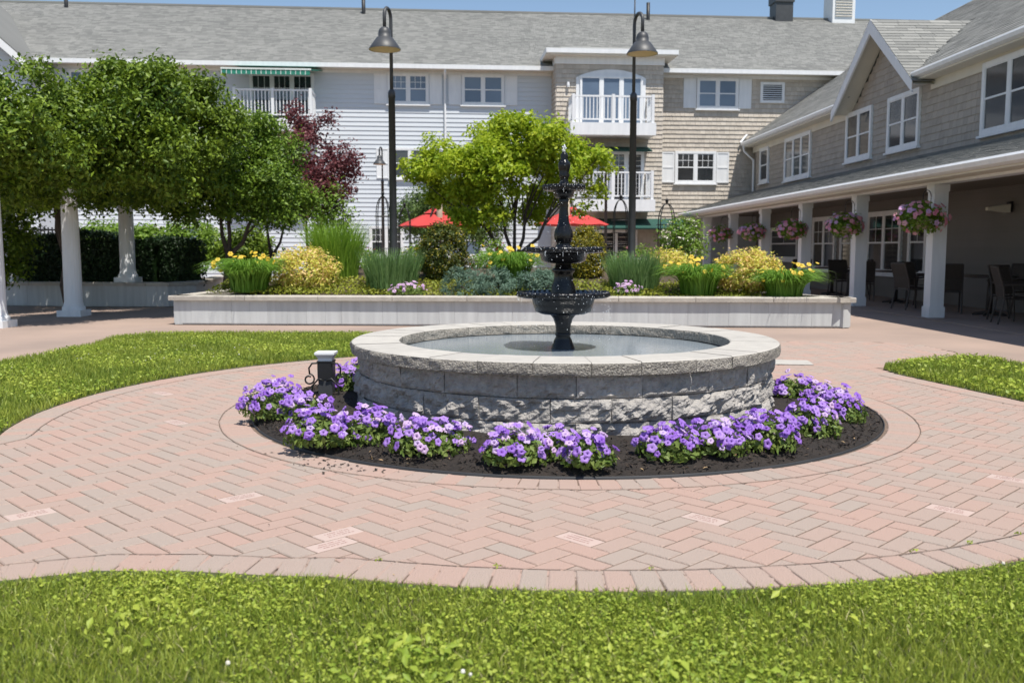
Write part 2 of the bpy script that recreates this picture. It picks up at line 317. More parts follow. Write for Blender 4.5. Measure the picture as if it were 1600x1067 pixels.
tag(obj('broadleaf_weeds', leafmesh('broadleaf_weeds', np.column_stack([Qp, .03 + .02 * rng.random(len(Qp))]), nrm(rng.normal(size=(len(Qp), 3)) * .5 + [0, -.5, .8]), .034 * (.5 + rng.random(len(Qp))), 'clover', .5, .16)), 'broad pale green weed leaves in patches of the nearest lawn', 'weeds', kind='stuff')
tag(turf('grass', LEFT, 3600, .06, .008, 'grass', lean=.8), 'green grass of the curved lawn left of the fountain', 'grass', kind='stuff')
tag(clover('clover', LEFT, 1100, .026, 'clover'), 'low clover leaves in the lawn left of the fountain', 'clover', kind='stuff')
tag(turf('grass', RIGHT, 3600, .055, .008, 'grass', lean=.8), 'green grass of the small lawn tip right of the fountain', 'grass', kind='stuff')
tag(clover('clover', RIGHT, 900, .035, 'clover'), 'low clover leaves in the lawn right of the fountain', 'clover', kind='stuff')
b = MB()
for x, y in np.concatenate([scatter(FV, 34), scatter(arc((-3.9,10.6), 1.1, 0, 360, 12), 45), scatter(LEFT, 18)]):
    z = random.uniform(.035, .055); q_ = random.uniform(.6, .95); b.lathe([(.001, z + .009*q_), (.006*q_, z + .007*q_), (.008*q_, z), (.005*q_, z - .005), (.001, z - .007)], 7, (x, y, 0))
tag(b.build('clover_flowers', 'white_fl'), 'tiny white clover blossoms dotted over the lawns', 'clover flowers', kind='stuff')

# ---------------------------------------------------------------- brick paving
LP = [(-1.0,3.4),(-1.9,3.35),(-3,2.7),(-5,1.2),(-7,.8),(-7.5,3.4),(-6,3.7),(-4.2,4.85),(-3.6,5.4),(-3.2,6.2)]
RP = [(2.9,4.2),(4.3,3.9),(6.2,2.4),(8,2.2),(8,5.2),(5.6,5.9),(4.6,6.5),(4.1,7.5)]
BP = [(3.8,9.0),(3.95,9.76),(4.56,10.26),(5.19,10.52),(5.36,11.2),(5.26,11.85),(4.88,12.34),(3.56,12.43),(0,12.4),(-.6,11.8),(-.9,11.2),(-1.8,10.7)]
bm_ = MB()
for k, pl in enumerate((arc(FC, 3.99, 0, 359, 72), LP, RP, BP)): bm_.add([(x, y, -.0032 - k * .0006) for x, y in pl], [tuple(range(len(pl)))])
paving = tag(bm_.build('brick_paving', 'sand'), kind='structure')
def inside(Q, grow=0):
    r = np.hypot(Q[:, 0] - FC[0], Q[:, 1] - FC[1]); a = (r < 3.955) | inpoly(Q, LP) | inpoly(Q, RP) | inpoly(Q, BP)
    return a & (r > 2.44) & ~inpoly(Q, FRONT) & ~inpoly(Q, LEFT) & ~inpoly(Q, RIGHT)
U = .1055; me_b = cbox('brick', 2 * U - .0065, U - .0065, .05, .004, 'brick'); me_p = cbox('brick_pale', 2 * U - .005, U - .005, .05, .004, 'brick_pale'); me_s = cbox('border_brick', U - .0065, .198, .05, .004, 'brick')
cells = []
for i in range(-95, 96):
    for j in range(-95, 96):
        k = (i - j) % 4
        if k == 0: cells.append((i + 1.0, j + .5, 0))
        elif k == 3: cells.append((i + .5, j + 1.0, 1))
cells = np.array(cells); ca = math.cos(R(45)); XY = np.stack([(cells[:, 0] - cells[:, 1]) * ca * U + .4, (cells[:, 0] + cells[:, 1]) * ca * U + 7.27], 1)
keep = inside(XY); cells = cells[keep]; XY = XY[keep]
special = [gz(550,829), gz(548,851), gz(893,847), gz(378,780), gz(1470,789), gz(1090,806), gz(52,797), gz(280,662), gz(240,614), gz(1570,748)]
sp = {int(np.argmin((XY[:, 0] - p.x) ** 2 + (XY[:, 1] - p.y) ** 2)) for p in special}
items = []
for n_, ((x, y), c) in enumerate(zip(XY, cells)):
    rz = R(45) + (R(90) if c[2] else 0) + random.uniform(-.008, .008)
    mx = Matrix.Translation((x, y, random.uniform(-.0015, .0012))) @ Matrix.Rotation(rz, 4, 'Z') @ Matrix.Rotation(random.gauss(0, .004), 4, 'X')
    if n_ in sp:
        o = obj('brick', me_p, paving, mx); o['label'] = 'paler replacement brick with small dark red engraved lines'
        e = MB()
        for row in (-.022, 0, .022):
            x0 = -.07 + random.uniform(0, .02)
            while x0 < .065:
                l = random.uniform(.004, .011); e.box(x0, x0 + l, row - .003, row + random.uniform(.001, .003), .0002, .0010); x0 += l + random.choice([.003, .003, .009])
        e.build('engraving', 'engrave', o); continue
    items.append((me_b, mx))
def course(pts, off, half=.1):
    """soldier bricks along a polyline; off = distance of brick centre to its left"""
    out = []; P = [Vector((*p, 0)) for p in pts]; d = 0
    for a, c_ in zip(P, P[1:]):
        L = (c_ - a).length; t = (c_ - a) / max(L, 1e-6); nl = Vector((-t.y, t.x, 0))
        while d < L:
            q = a + t * d + nl * off; out.append((me_s, Matrix.Translation((q.x, q.y, .003 + random.uniform(-.0012, .0012))) @ Matrix.Rotation(math.atan2(t.y, t.x) + random.uniform(-.01, .01), 4, 'Z'))); d += U
        d -= L
    return out
items2 = course(arc(FC, 3.9, -42, -106, 64) + [(-.90,3.51),(-1.25,3.56),(-1.6,3.56),(-1.95,3.44),(-3.05,2.79),(-5.05,1.3)], 0)
items2 += course([(-6,3.6),(-4.15,4.76),(-3.55,5.32)] + arc(FC, 3.88, 199, 118, 60), 0) + course([(7.9,5.1),(5.55,5.8),(4.5,6.42),(4.04,7.4),(3.84,8.36),(3.70,9.06)], 0)
items2 += course(arc(FC, 2.485, 0, 359.5, 160), 0)
def joint(pts, off, wd=.0062):
    b = MB(); P = [Vector((*p, 0)) for p in pts]; vs = []
    for i, p in enumerate(P):
        t = (P[min(i + 1, len(P) - 1)] - P[max(i - 1, 0)]).normalized(); nl = Vector((-t.y, t.x, 0)); j_ = random.uniform(-.003, .003)
        vs += [p + nl * (off - wd / 2 + j_) + Vector((0, 0, .0034)), p + nl * (off + wd / 2 + j_) + Vector((0, 0, .0034))]
    b.add(vs, [(2*i, 2*i+1, 2*i+3, 2*i+2) for i in range(len(P) - 1)]); b.build('border_joint', 'sand', paving)
joint(arc(FC, 3.9, -42, -106, 90) + [(-.90,3.51),(-1.25,3.56),(-1.6,3.56),(-1.95,3.44),(-3.05,2.79),(-5.05,1.3)], -.105)
joint([(-6,3.6),(-4.15,4.76),(-3.55,5.32)] + arc(FC, 3.88, 199, 118, 60), -.105); joint([(7.9,5.1),(5.55,5.8),(4.5,6.42),(4.04,7.4),(3.84,8.36),(3.70,9.06)], .105); joint(arc(FC, 2.485, 0, 360, 160), -.105)
pieces(paving, 'brick', items, 300, 'far_bricks'); pieces(paving, 'border_brick', items2, 300, 'far_border_bricks')

# ---------------------------------------------------------------- flower bed and basin
prof = [(1.50, .075), (1.75, .085), (2.0, .075), (2.2, .05), (2.34, .012), (2.36, -.02)]
b = MB(); b.lathe(prof, 96, (*FC, 0), wob=lambda i, a: 1 + .004 * math.sin(9 * a + i)); tag(b.build('mulch_bed', 'mulch', smooth=True), kind='structure')
n = 9000; a = rng.random(n) * 6.283; r = 1.60 + .74 * np.sqrt(rng.random(n)); z = np.interp(r, [q[0] for q in prof], [q[1] for q in prof]) + .004 + rng.random(n) * .012
P = np.stack([FC[0] + r * np.cos(a), FC[1] + r * np.sin(a), z], 1)
tag(obj('bark_chips', leafmesh('bark_chips', P, nrm(rng.normal(size=(n, 3)) * .5 + [0, 0, 1.]), .03 * (.4 + 1.0 * rng.random(n)), ['chip', 'dry'], .3, .1, midx=(rng.random(n) < .03).astype(int))), 'dark shredded bark mulch covering the round flower bed', 'mulch', kind='stuff')
n = 60; a = R(235) + rng.normal(size=n) * .10; r = 2.42 + np.abs(rng.normal(size=n)) * .12; P = np.stack([FC[0] + r * np.cos(a), FC[1] + r * np.sin(a), .006 + 0 * r], 1)
tag(obj('stray_bark', leafmesh('stray_bark', P, nrm(rng.normal(size=(n, 3)) * .25 + [0, 0, 1.]), .022 * (.5 + rng.random(n)), 'chip', .5, .1)), 'crumbs of dark mulch spilled on the bricks at the bed edge', 'mulch', kind='stuff')
n = 130; a = rng.random(n) * 6.283; r = 2.45 + 1.5 * rng.random(n); P = np.stack([FC[0] + r * np.cos(a), FC[1] + r * np.sin(a), .007 + 0 * r], 1)
tag(obj('paving_litter', leafmesh('paving_litter', P, nrm(rng.normal(size=(n, 3)) * .3 + [0, 0, 1.]), .012 * (.4 + rng.random(n)), ['chip', 'dry'], .5, .1, midx=(rng.random(n) < .5).astype(int))), 'specks of leaf and bark litter scattered over the brick circle', 'litter', kind='stuff')
tq = np.concatenate([[(FC[0] + 3.795 * math.cos(R(a_)), FC[1] + 3.795 * math.sin(R(a_)))] + rng.normal(size=(7, 2)) * .008 for a_ in (-62, -66.5, -71, -88, -97, -104, -58)])
tag(obj('joint_weeds', leafmesh('joint_weeds', np.column_stack([tq, .008 + .008 * rng.random(len(tq))]), nrm(rng.normal(size=(len(tq), 3)) + [0, -.3, .6]), .018, 'clover', .4, .1)), 'tiny green weeds sprouting from the outer border joint', 'weeds', kind='stuff')
b = MB(); b.lathe([(2.357, -.03), (2.357, .010), (2.361, .014), (2.365, .010), (2.365, -.03)], 120, (*FC, 0)); tag(b.build('bed_edging', 'edging', smooth=True), 'thin black plastic edging ring around the round flower bed', 'edging')
basin = thing('fountain_basin', 'round grey split stone fountain basin with pale coping ring', 'basin', (*FC, 0))
from mathutils import noise as mn
def blockface(r, a0, a1, z0, z1, na, nz, amp, seed, depth, chord=True, inner=False):
    """one masonry block: rough face grid at radius r, body going depth inward (or outward)"""
    vs = []; fs = []; sg = -1 if inner else 1
    pa, pb = (r * math.cos(a0), r * math.sin(a0)), (r * math.cos(a1), r * math.sin(a1))
    for j in range(nz + 1):
        for i in range(na + 1):
            t = i / na; z = z0 + (z1 - z0) * j / nz
            if chord: x, y = pa[0] + (pb[0]-pa[0])*t, pa[1] + (pb[1]-pa[1])*t
            else: x, y = r * math.cos(a0 + (a1-a0)*t), r * math.sin(a0 + (a1-a0)*t)
            l = math.hypot(x, y); e = min(i, na - i, j, nz - j); q = Vector((x * 1.0 + seed * 3.1, y, z))
            dsp = amp * (mn.noise(q * 6) * 1.0 + mn.noise(q * 17) * .65 + mn.noise(q * 45) * .35 + .45) * (.3 if e == 0 else .85 if e == 1 else 1)
            k = (l + sg * dsp) / l; vs.append((x * k, y * k, z))
    w_ = na + 1
    for j in range(nz):
        for i in range(na): fs.append((j*w_+i, j*w_+i+1, (j+1)*w_+i+1, (j+1)*w_+i))
    return vs, fs
g = .0010
zc = [0.005, .155, .308, .459]
for k in range(3):
    nb = 23; r = 1.585 - .004 * k; da = 2 * math.pi / nb
    cuts = [i * da + (k * .5 + .3) * da + random.uniform(-.06, .06) * da * 2 for i in range(nb)]; cuts.append(cuts[0] + 2 * math.pi)
    for i in range(nb):
        a0, a1 = cuts[i] + g, cuts[i + 1] - g; b = MB(); vs, fs = blockface(r, a0, a1, zc[k] + .002, zc[k + 1] - .003, 18, 8, (.045, .05, .034)[k], i + 40 * k, .2)
        b.add(vs, fs); ri = r - .2
        c4 = [vs[0], vs[18], vs[-19], vs[-1]]
        inn = [(ri * math.cos(a0), ri * math.sin(a0)), (ri * math.cos(a1), ri * math.sin(a1))]
        q = [c4[0], c4[1], c4[3], c4[2], (*inn[0], zc[k]), (*inn[1], zc[k]), (*inn[1], zc[k+1] - .003), (*inn[0], zc[k+1] - .003)]
        b.add(q, [(0,4,5,1), (3,2,6,7), (0,3,7,4), (1,5,6,2), (4,7,6,5)]); b.build('block', 'block', basin)
cuts = [0]; 
while cuts[-1] < 2 * math.pi - .12: cuts.append(cuts[-1] + random.choice([.145, .19, .215, .235]))
cuts = [c_ * 2 * math.pi / cuts[-1] for c_ in cuts]
for i in range(len(cuts) - 1):
    a0, a1 = cuts[i] + .0012, cuts[i + 1] - .0012; b = MB(); z0, z1 = .459, .540 + random.uniform(-.0015, .0015); RO, RI = 1.635, 1.275
    vo, fo = blockface(RO, a0, a1, z0, z1 - .006, 14, 6, .012, i + 200, .3, False); vi, fi = blockface(RI, a0, a1, z0, z1 - .006, 10, 5, .012, i + 300, .3, False, True)
    b.add(vo, fo, 1); b.add(vi, fi, 1)
    m_ = 14; top = [(RO - .008, z1), (RI + .008, z1)]
    T = [[(rr * math.cos(a0 + (a1-a0)*t/m_), rr * math.sin(a0 + (a1-a0)*t/m_), zz) for t in range(m_ + 1)] for rr, zz in ((RO, z1 - .006), (RO - .010, z1), (RI + .010, z1), (RI, z1 - .006))]
    vs = [p for row in T for p in row]; fs = [(j*(m_+1)+t, j*(m_+1)+t+1, (j+1)*(m_+1)+t+1, (j+1)*(m_+1)+t) for j in range(3) for t in range(m_)]; b.add(vs, fs, 0)
    for aa in (a0, a1): b.add([(RO*math.cos(aa), RO*math.sin(aa), z0), (RO*math.cos(aa), RO*math.sin(aa), z1-.007), (RI*math.cos(aa), RI*math.sin(aa), z1-.007), (RI*math.cos(aa), RI*math.sin(aa), z0)], [(0,1,2,3)], 0)
    b.add([(RO*math.cos(a0), RO*math.sin(a0), z0), (RO*math.cos(a1), RO*math.sin(a1), z0), (RI*math.cos(a1), RI*math.sin(a1), z0), (RI*math.cos(a0), RI*math.sin(a0), z0)], [(0,1,2,3)], 0)
    b.build('coping_stone', ['coping', 'coping_face'], basin)
b = MB(); b.lathe([(1.37, .46), (1.37, .05), (.001, .05)], 64, (0,0,0)); b.build('basin_liner', 'edging', basin, True)
wm = bpy.data.materials.new('water'); wm.use_nodes = True; t = wm.node_tree; pb = t.nodes['Principled BSDF']
pb.inputs['Base Color'].default_value = (.26, .30, .33, 1); pb.inputs['Roughness'].default_value = .13; pb.inputs['IOR'].default_value = 1.7; pb.inputs['Specular IOR Level'].default_value = .8  # pale base colour stands in for sky and siding reflected on clear water
nn = t.nodes.new('ShaderNodeTexNoise'); nn.inputs['Scale'].default_value = 30; nn.inputs['Detail'].default_value = 3; bp = t.nodes.new('ShaderNodeBump'); bp.inputs['Strength'].default_value = .16; bp.inputs['Distance'].default_value = .01
tc = t.nodes.new('ShaderNodeTexCoord'); t.links.new(tc.outputs['Object'], nn.inputs['Vector']); t.links.new(nn.outputs[0], bp.inputs['Height']); t.links.new(bp.outputs[0], pb.inputs['Normal']); M['water'] = wm
b = MB(); pl = arc(FC, 1.366, 0, 358, 89); b.add([(x, y, .452) for x, y in pl], [tuple(range(len(pl)))]); tag(b.build('water', 'water'), kind='structure')

# ---------------------------------------------------------------- tiered fountain
ft = thing('fountain', 'black three tiered cast iron fountain dripping water in stone basin', 'fountain', (*FC, .06))
def zf(y): return CAM_H + (389 - y) * .004997 - .06
def lat(name, pr, n=40, wob=None): b = MB(); b.lathe([(r * .005, zf(y)) for r, y in pr], n, wob=wob); return b.build(name, 'iron', ft, True)
b = MB(); b.lathe([(.16, 0), (.15, .03), (.12, .1), (.105, .3), (.095, .39), (.07, .46), (.055, .49), (.062, .5), (.062, .515), (.054, .52)], 32); b.build('base', 'iron', ft, True)
flu = lambda i, a: 1 + .035 * math.cos(12 * a)
lat('stem', [(11, 524), (11, 515), (12, 506), (15, 497), (19, 492), (20, 489)], 48, flu)
def bowl(rim_y, rw, body, bot_y, inner_y):
    nl = 28; b = MB(); w_ = lambda i, a: 1 + (.022 * abs(math.sin(nl / 2 * a)) if 4 <= i <= 8 else 0)
    pr = [(3, bot_y + 1), (body * .72, bot_y), (body * .93, bot_y - 4), (body, bot_y - 14), (body * 1.03, rim_y + 7), (rw * .93, rim_y + 6.4), (rw * .99, rim_y + 5.0), (rw * 1.0, rim_y - 1.5), (rw * .95, rim_y - 2.8), (rw * .86, rim_y), (body * .95, inner_y), (3, inner_y + 1)]
    b.lathe([(r * .005, zf(y)) for r, y in pr], 112, wob=w_)
    return b.build('bowl', 'iron', ft, True)
def lobes(rw, rim_y, k, body):
    b = MB()
    for i in range(k):
        a = 2 * math.pi * i / k; r = rw * .005; c, s = math.cos(a), math.sin(a); z = zf(rim_y)
        b.tube([(c * r * .90, s * r * .90, z + .006), (c * r * .99, s * r * .99, z + .004), (c * r * 1.02, s * r * 1.02, z - .020)], [.010, .015, .009], 7)
    b.build('rim_lobes', 'iron', ft, True)
bowl(458, 71, 47, 490, 463); lobes(71, 458, 44, 47)
sq = lambda i, a: 1 + .10 * abs(math.cos(2 * a)) ** 3
lat('stem', [(18, 462), (18, 455), (17, 452), (16.5, 446), (14, 440), (13, 432), (13, 427), (16, 424), (16, 420), (12, 418), (11, 411)], 48, sq)
bowl(389, 59, 37, 411, 393); lobes(59, 389, 38, 37)
lat('stem', [(13, 392), (13.5, 387), (11, 384), (10, 380), (13, 376), (14, 369), (13.5, 362), (10, 354), (8, 346), (6.5, 330), (6.5, 318), (8, 313), (6, 311)], 40, lambda i, a: 1 + .05 * math.cos(8 * a))
bowl(293.5, 31, 17, 311, 296); lobes(31, 293.5, 26, 17)
lat('finial', [(9, 296), (8, 289), (6, 286), (6.5, 280), (8.5, 276), (7, 273), (8, 268), (9.5, 262), (9, 257), (6, 254), (5, 251), (6, 247), (5, 243), (1, 240)], 28, lambda i, a: 1 + .07 * math.cos(5 * a))
b = MB()
def drop(p, s, st=1.6): b.lathe([(.0002, s * st), (s * .7, s * .5), (s, 0), (s * .7, -s * .6), (.0002, -s)], 5, p)
for (rw, ry, ny) in ((71, 458, 545), (59, 389, 460), (31, 293.5, 391)):
    for i in range(9):
        a = random.uniform(0, 6.283); r = rw * .005 * 1.025; z1 = zf(ry) - .02; ln = random.uniform(.01, .05); b.tube([(r*math.cos(a), r*math.sin(a), z1), (r*1.01*math.cos(a), r*1.01*math.sin(a), z1 - ln)], [.0011, .0006], 4)
    for i in range(150):
        a = random.uniform(0, 6.283); r = rw * .005 * random.uniform(.97, 1.06); z1 = zf(ry) - .01; z0 = zf(ny); drop((r * math.cos(a), r * math.sin(a), z1 - (z1 - z0) * random.random() ** 2.2), random.uniform(.0012, .0028), 2.2)
    for i in range(70):
        a = random.uniform(0, 6.283); r = rw * .005 * 1.012; drop((r * math.cos(a), r * math.sin(a), zf(ry) + random.uniform(-.016, .008)), random.uniform(.0016, .003))
for i in range(150): drop((random.gauss(0, .05), random.gauss(0, .05), random.uniform(zf(455), zf(236))), random.uniform(.001, .0022))
for i in range(40): drop((random.gauss(0, .006), random.gauss(0, .006), zf(241) + random.uniform(0, .055)), random.uniform(.002, .005))
tag(b.build('water_drops', 'drop', ft), kind='stuff')

# ---------------------------------------------------------------- petunias round the basin
def flower_mesh(name, mats, s=1.0, lob=5):
    b = MB(); n = lob * 4; vs = [(0, 0, -.012 * s)]; ring = []
    for (r, z) in ((.005, 0), (.021, .006), (.029, .001)):
        for k in range(n):
            a = 2 * math.pi * k / n; wv = math.cos(lob * a); rr = r * (1 + (.13 * wv if r > .01 else 0)) * s; vs.append((rr * math.cos(a), rr * math.sin(a), (z + (.003 * math.cos(lob * a * 2) if r > .025 else 0)) * s))
    fs = [(0, 1 + k, 1 + (k + 1) % n) for k in range(n)]; mi = [1] * n
    for j in range(2): fs += [(1 + j*n + k, 1 + (j+1)*n + k, 1 + (j+1)*n + (k+1) % n, 1 + j*n + (k+1) % n) for k in range(n)]; mi += [0] * n
    b.v = vs; b.f = fs; b.m = mi; return b.mesh(name, mats, True)
FL = [flower_mesh('petunia_flower', ['petal', 'throat']), flower_mesh('petunia_flower_small', ['petal', 'throat'], .8), flower_mesh('petunia_flower_pale', ['petal_p', 'throat'], .9)]
def petunia(px, py, wpx, hpx, nf, label, cat='petunia', z0=.06, fl=FL, pale=.15, group='petunias round the fountain', Y=None, fs=1.0):
    c = gz(px, py, z0) if Y is None else at(px, py, Y)
    k = c.y / FPX; rx, h = wpx * k / 2 * 1.12, hpx * k * .76; t = thing('petunia_plant', label, cat, c, 0, group)
    n = int(900 * (rx / .25) ** 2 + 300); d = nrm(rng.normal(size=(n, 3))); d[:, 2] = np.abs(d[:, 2]); q = (.35 + .65 * rng.random((n, 1)) ** .6)
    P = d * q * np.array([rx, rx * .85, h * .85]); obj('foliage', leafmesh('foliage', P, nrm(d + rng.normal(size=(n, 3)) * .6), .04 * (.5 + rng.random(n)), 'petleaf', .5), t)
    for i in range(int(nf * 1.9)):
        a = random.uniform(0, 6.283); e = math.asin(random.uniform(.12, 1) ** .8); dv = Vector((math.cos(e) * math.cos(a), math.cos(e) * math.sin(a), math.sin(e)))
        p = Vector((dv.x * rx, dv.y * rx * .85, dv.z * h)) * random.uniform(.72, 1.16) + Vector((0, 0, .01))
        nv = (dv + Vector((random.gauss(0, .3) + .15, random.gauss(0, .3) - .35, random.gauss(.25, .2)))).normalized()
        u = random.random(); me = fl[2] if u < pale else fl[0] if u < .7 else fl[1]
        obj('flower', me, t, Matrix.Translation(p) @ nv.to_track_quat('Z', 'Y').to_matrix().to_4x4() @ Matrix.Diagonal((random.uniform(.75, 1.05) * fs, random.uniform(.6, 1.05) * fs, random.uniform(.6, 2.2) * fs, 1)))
    return t
for a in [(428,648,95,75,50,'leftmost violet petunia mound at the left edge of the bed'), (478,652,84,44,34,'violet petunia mound just in front of the low post'),
          (540,612,60,48,20,'violet petunias tucked between the low post and the basin'), (500,692,100,70,34,'leafy violet petunia mound below the leftmost mound'),
          (575,688,105,66,36,'violet petunia mound at the lower left of the basin wall'), (672,702,118,62,42,'small rounded petunia mound alone with pale pink blooms left of centre'),
          (808,718,105,64,38,'petunia mound front left of centre with pale open blooms'), (868,712,80,58,24,'petunia mound at the middle front of the bed'), (918,724,80,62,28,'petunia mound front centre trailing blooms toward the bricks'),
          (1045,712,95,62,36,'violet petunia mound right of the gap in front'), (1120,706,95,66,40,'dense violet petunia mound before the right of the basin'), (1195,698,95,68,40,'violet petunia mound at the lower right curve of the bed'),
          (1262,676,95,62,36,'violet petunia mound on the right of the bed beside bare mulch'), (1312,655,75,60,30,'rightmost deep violet petunia mound'),
          (1240,622,80,48,28,'violet petunias behind the right end of the basin'), (1290,634,70,46,24,'violet petunia mound at the far right back of the bed'), (560,590,40,34,10,'violet petunias half hidden behind the left of the basin')]:
    petunia(*a, pale=.38 if 'pale' in a[5] else .14)

# ---------------------------------------------------------------- low post with scrolls
c = gz(511, 622, .05); lp = thing('garden_post', 'low dark post with white cap and iron scrolls among petunias', 'post', c)
b = MB(); b.prism([(-.055,-.055),(.055,-.055),(.055,.055),(-.055,.055)], -.05, .16); b.build('lower_post', 'lamp', lp)
b = MB(); b.box(-.06,.06,-.06,.06,.16,.30); b.box(-.064,.064,-.064,.064,.295,.303); b.build('dark_panel', 'black', lp)
b = MB(); b.lathe([(.078,.30),(.078,.325),(.11,.355),(.11,.372),(.001,.376)], 4); o = b.build('cap', 'white', lp); o.rotation_euler = (0,0,R(45))
def scroll(cx, cz, r, a0, turns, sx=1): return [(cx + sx * r * (1 - .12 * i / 6) * math.cos(a0 + i * turns / 24 * 6.283), -.065, cz + r * (1 - .12 * i / 6) * math.sin(a0 + i * turns / 24 * 6.283)) for i in range(25)]
for s_ in (1, -1):
    b = MB(); b.tube([(s_*.05,-.065,.29),(s_*.10,-.065,.285),(s_*.125,-.065,.25),(s_*.12,-.065,.20)], .007, 6); b.tube(scroll(s_*.125, .16, .045, 1.6, 1.1, s_), .007, 6)
    b.tube([(s_*.01,-.065,.15),(s_*.05,-.065,.165),(s_*.10,-.065,.11),(s_*.11,-.065,.03),(s_*.13,-.065,-.03)], .007, 6); b.build('scroll', 'black', lp, True)

# ---------------------------------------------------------------- white strip on the bricks
p0, p1 = gz(1212, 565), gz(1262, 569); b = MB(); b.box(-.20,.20,-.2,.2,0,.006); o = tag(b.build('white_slab', 'coping'), 'flat pale slab set in the bricks right behind the basin', 'slab'); o.location = ((p0.x + p1.x) / 2, (p0.y + p1.y) / 2, .004); o.rotation_euler = (0, 0, R(-8))

# ---------------------------------------------------------------- raised planter
PZ = .47
pl_t = thing('raised_planter', 'long pale raised planter of vertical panels with stone cap', 'planter', (0, 15, 0))
PP = [(-5.55,15.26),(5.32,14.60),(5.05,15.35),(4.3,17.0),(4.0,22.5),(-4.2,22.8),(-5.3,19.5)]
def wallrun(t, A, B, zt, pn, wpan, cap, capw, capover, mw='pwall', mc='pcap', lab=True):
    A, B = Vector((*A, 0)), Vector((*B, 0)); L = (B - A).length; d = (B - A) / L; nl = Vector((d.y, -d.x, 0)); org = Vector(t.location); f = lambda a, z, c_: A + d * a + nl * c_ + Vector((0, 0, z)) - org
    b = MB(); b.fbox(f, 0, L, 0.0, zt - .07, -.14, -.012); b.build('core', mw, t)
    n = max(1, round(L / wpan)); q = 0
    for i in range(n):
        e = L if i == n - 1 else L * (i + 1) / n + random.uniform(-.05, .05); b = MB(); b.fbox(f, q + .0012, e - .0012, .02, zt - .075, -.014, random.uniform(.0, .003)); b.build(pn, mw, t); q = e
    n = max(1, round(L / cap)); 
    for i in range(n):
        b = MB(); x0, x1 = L * i / n + .004, L * (i + 1) / n - .004
        if i == 0: x0 -= capover
        if i == n - 1: x1 += capover
        k = [(x0, zt - .075, capover), (x1, zt - .075, capover), (x1, zt - .012, capover + .004), (x0, zt - .012, capover + .004), (x0, zt, capover - .01), (x1, zt, capover - .01), (x1, zt, -capw), (x0, zt, -capw), (x1, zt - .075, -capw), (x0, zt - .075, -capw)]
        b.add([f(*p) for p in k], [(0,1,2,3),(3,2,5,4),(4,5,6,7),(7,6,8,9),(9,8,1,0),(0,3,4,7,9),(1,8,6,5,2)]); b.build('cap_stone', mc, t)
wallrun(pl_t, PP[0], PP[1], PZ, 'panel', .31, 1.22, .28, .065)
for i in range(1, len(PP)): wallrun(pl_t, PP[i], PP[(i + 1) % len(PP)], PZ, 'panel', .9, 1.3, .24, .05)
b = MB(); nx, ny = 44, 32; vs = []; 
for j in range(ny + 1):
    for i in range(nx + 1):
        u, v = i / nx, j / ny; y = 15.05 + 7.3 * v + (.25 * (1 - u)); x = -5.25 + 9.9 * u * (1 - .12 * v) + .2 * v
        e = min(1, 6 * v, 6 * (1 - v), 8 * u, 8 * (1 - u)); vs.append((x, y, .40 + .42 * max(0, e) * min(1, v * 3.0) ** .9 + .03 * mn.noise(Vector((x * 2, y * 2, 0)))))
b.add(vs, [(j*(nx+1)+i, j*(nx+1)+i+1, (j+1)*(nx+1)+i+1, (j+1)*(nx+1)+i) for j in range(ny) for i in range(nx)]); tag(b.build('planter_soil', 'soil', smooth=True), kind='structure')
def sz(Y): return .40 + .42 * min(1, max(0, (Y - 15.2) / 7.3) * 3.0) ** .9
# plants in the planter: px = centre column, Y = depth, wpx/hpx = size in the photo's pixels
def base(px, Y): p = at(px, 389, Y); return Vector((p.x, Y, sz(Y)))
def daylily(px, Y, wpx, hpx, label, nf=16):
    c = base(px, Y); k = Y / FPX; t = thing('daylily', label, 'daylily', c, 0, 'daylilies in the raised planter'); h, r = hpx * k, wpx * k / 2
    blades('leaves', 680, c, r * .5, h * 1.02, r * 1.0, .9, .018, 'daylily', t, 6); blades('upright_leaves', 240, c, r * .4, h * .95, r * .6, .5, .016, 'daylily', t)
    st = MB(); fm = flower_mesh('daylily_flower', ['yellow', 'yellow'], 1.5, 6)
    for i in range(int(nf * 1.7)):
        a = random.uniform(0, 6.283); q = random.uniform(.2, 1.0); p = Vector((math.cos(a) * r * q, math.sin(a) * r * q, h * random.uniform(.5, .98))); st.tube([(p.x * .3, p.y * .3, 0), p * .7 + Vector((0, 0, h * .1)), p], .004, 4)
        nv = Vector((random.gauss(.1, .35), random.gauss(-.55, .35), random.gauss(.55, .2))).normalized(); obj('flower', fm, t, Matrix.Translation(p) @ nv.to_track_quat('Z', 'Y').to_matrix().to_4x4() @ Matrix.Scale(random.uniform(.6, 1.05), 4))
    st.build('stems', 'daylily', t)
def shrub(name, label, cat, px, Y, wpx, y0, y1, m, ncl, per, leaf, tip=None, group=None, shell=.6, cr=.1, asp=.5, stem=True, dep=1.0):
    """rounded shrub; y0 top, y1 bottom pixel rows"""
    top, bot = at(px, y0, Y).z, at(px, y1, Y).z; c = Vector((at(px, 389, Y).x, Y, bot)); k = Y / FPX; r = wpx * k / 2; t = thing(name, label, cat, c, 0, group); h = top - bot
    crown('foliage', [(c.x, Y, bot + h * .5, r, r * dep, h * .5)], ncl, per, cr, leaf, m, t, shell, asp, tip=tip)
    if stem: b = MB(); [b.tube([(0,0,-.15),(math.cos(i)*r*.3, math.sin(i)*r*.3, h*.45)], [.02,.01], 5) for i in range(5)]; b.build('stem', 'bark', t)
    return t
daylily(388, 15.75, 112, 64, 'daylily clump at the left end of the raised planter', 18); daylily(800, 16.2, 96, 66, 'daylily clump in the middle behind the fountain tiers', 18)
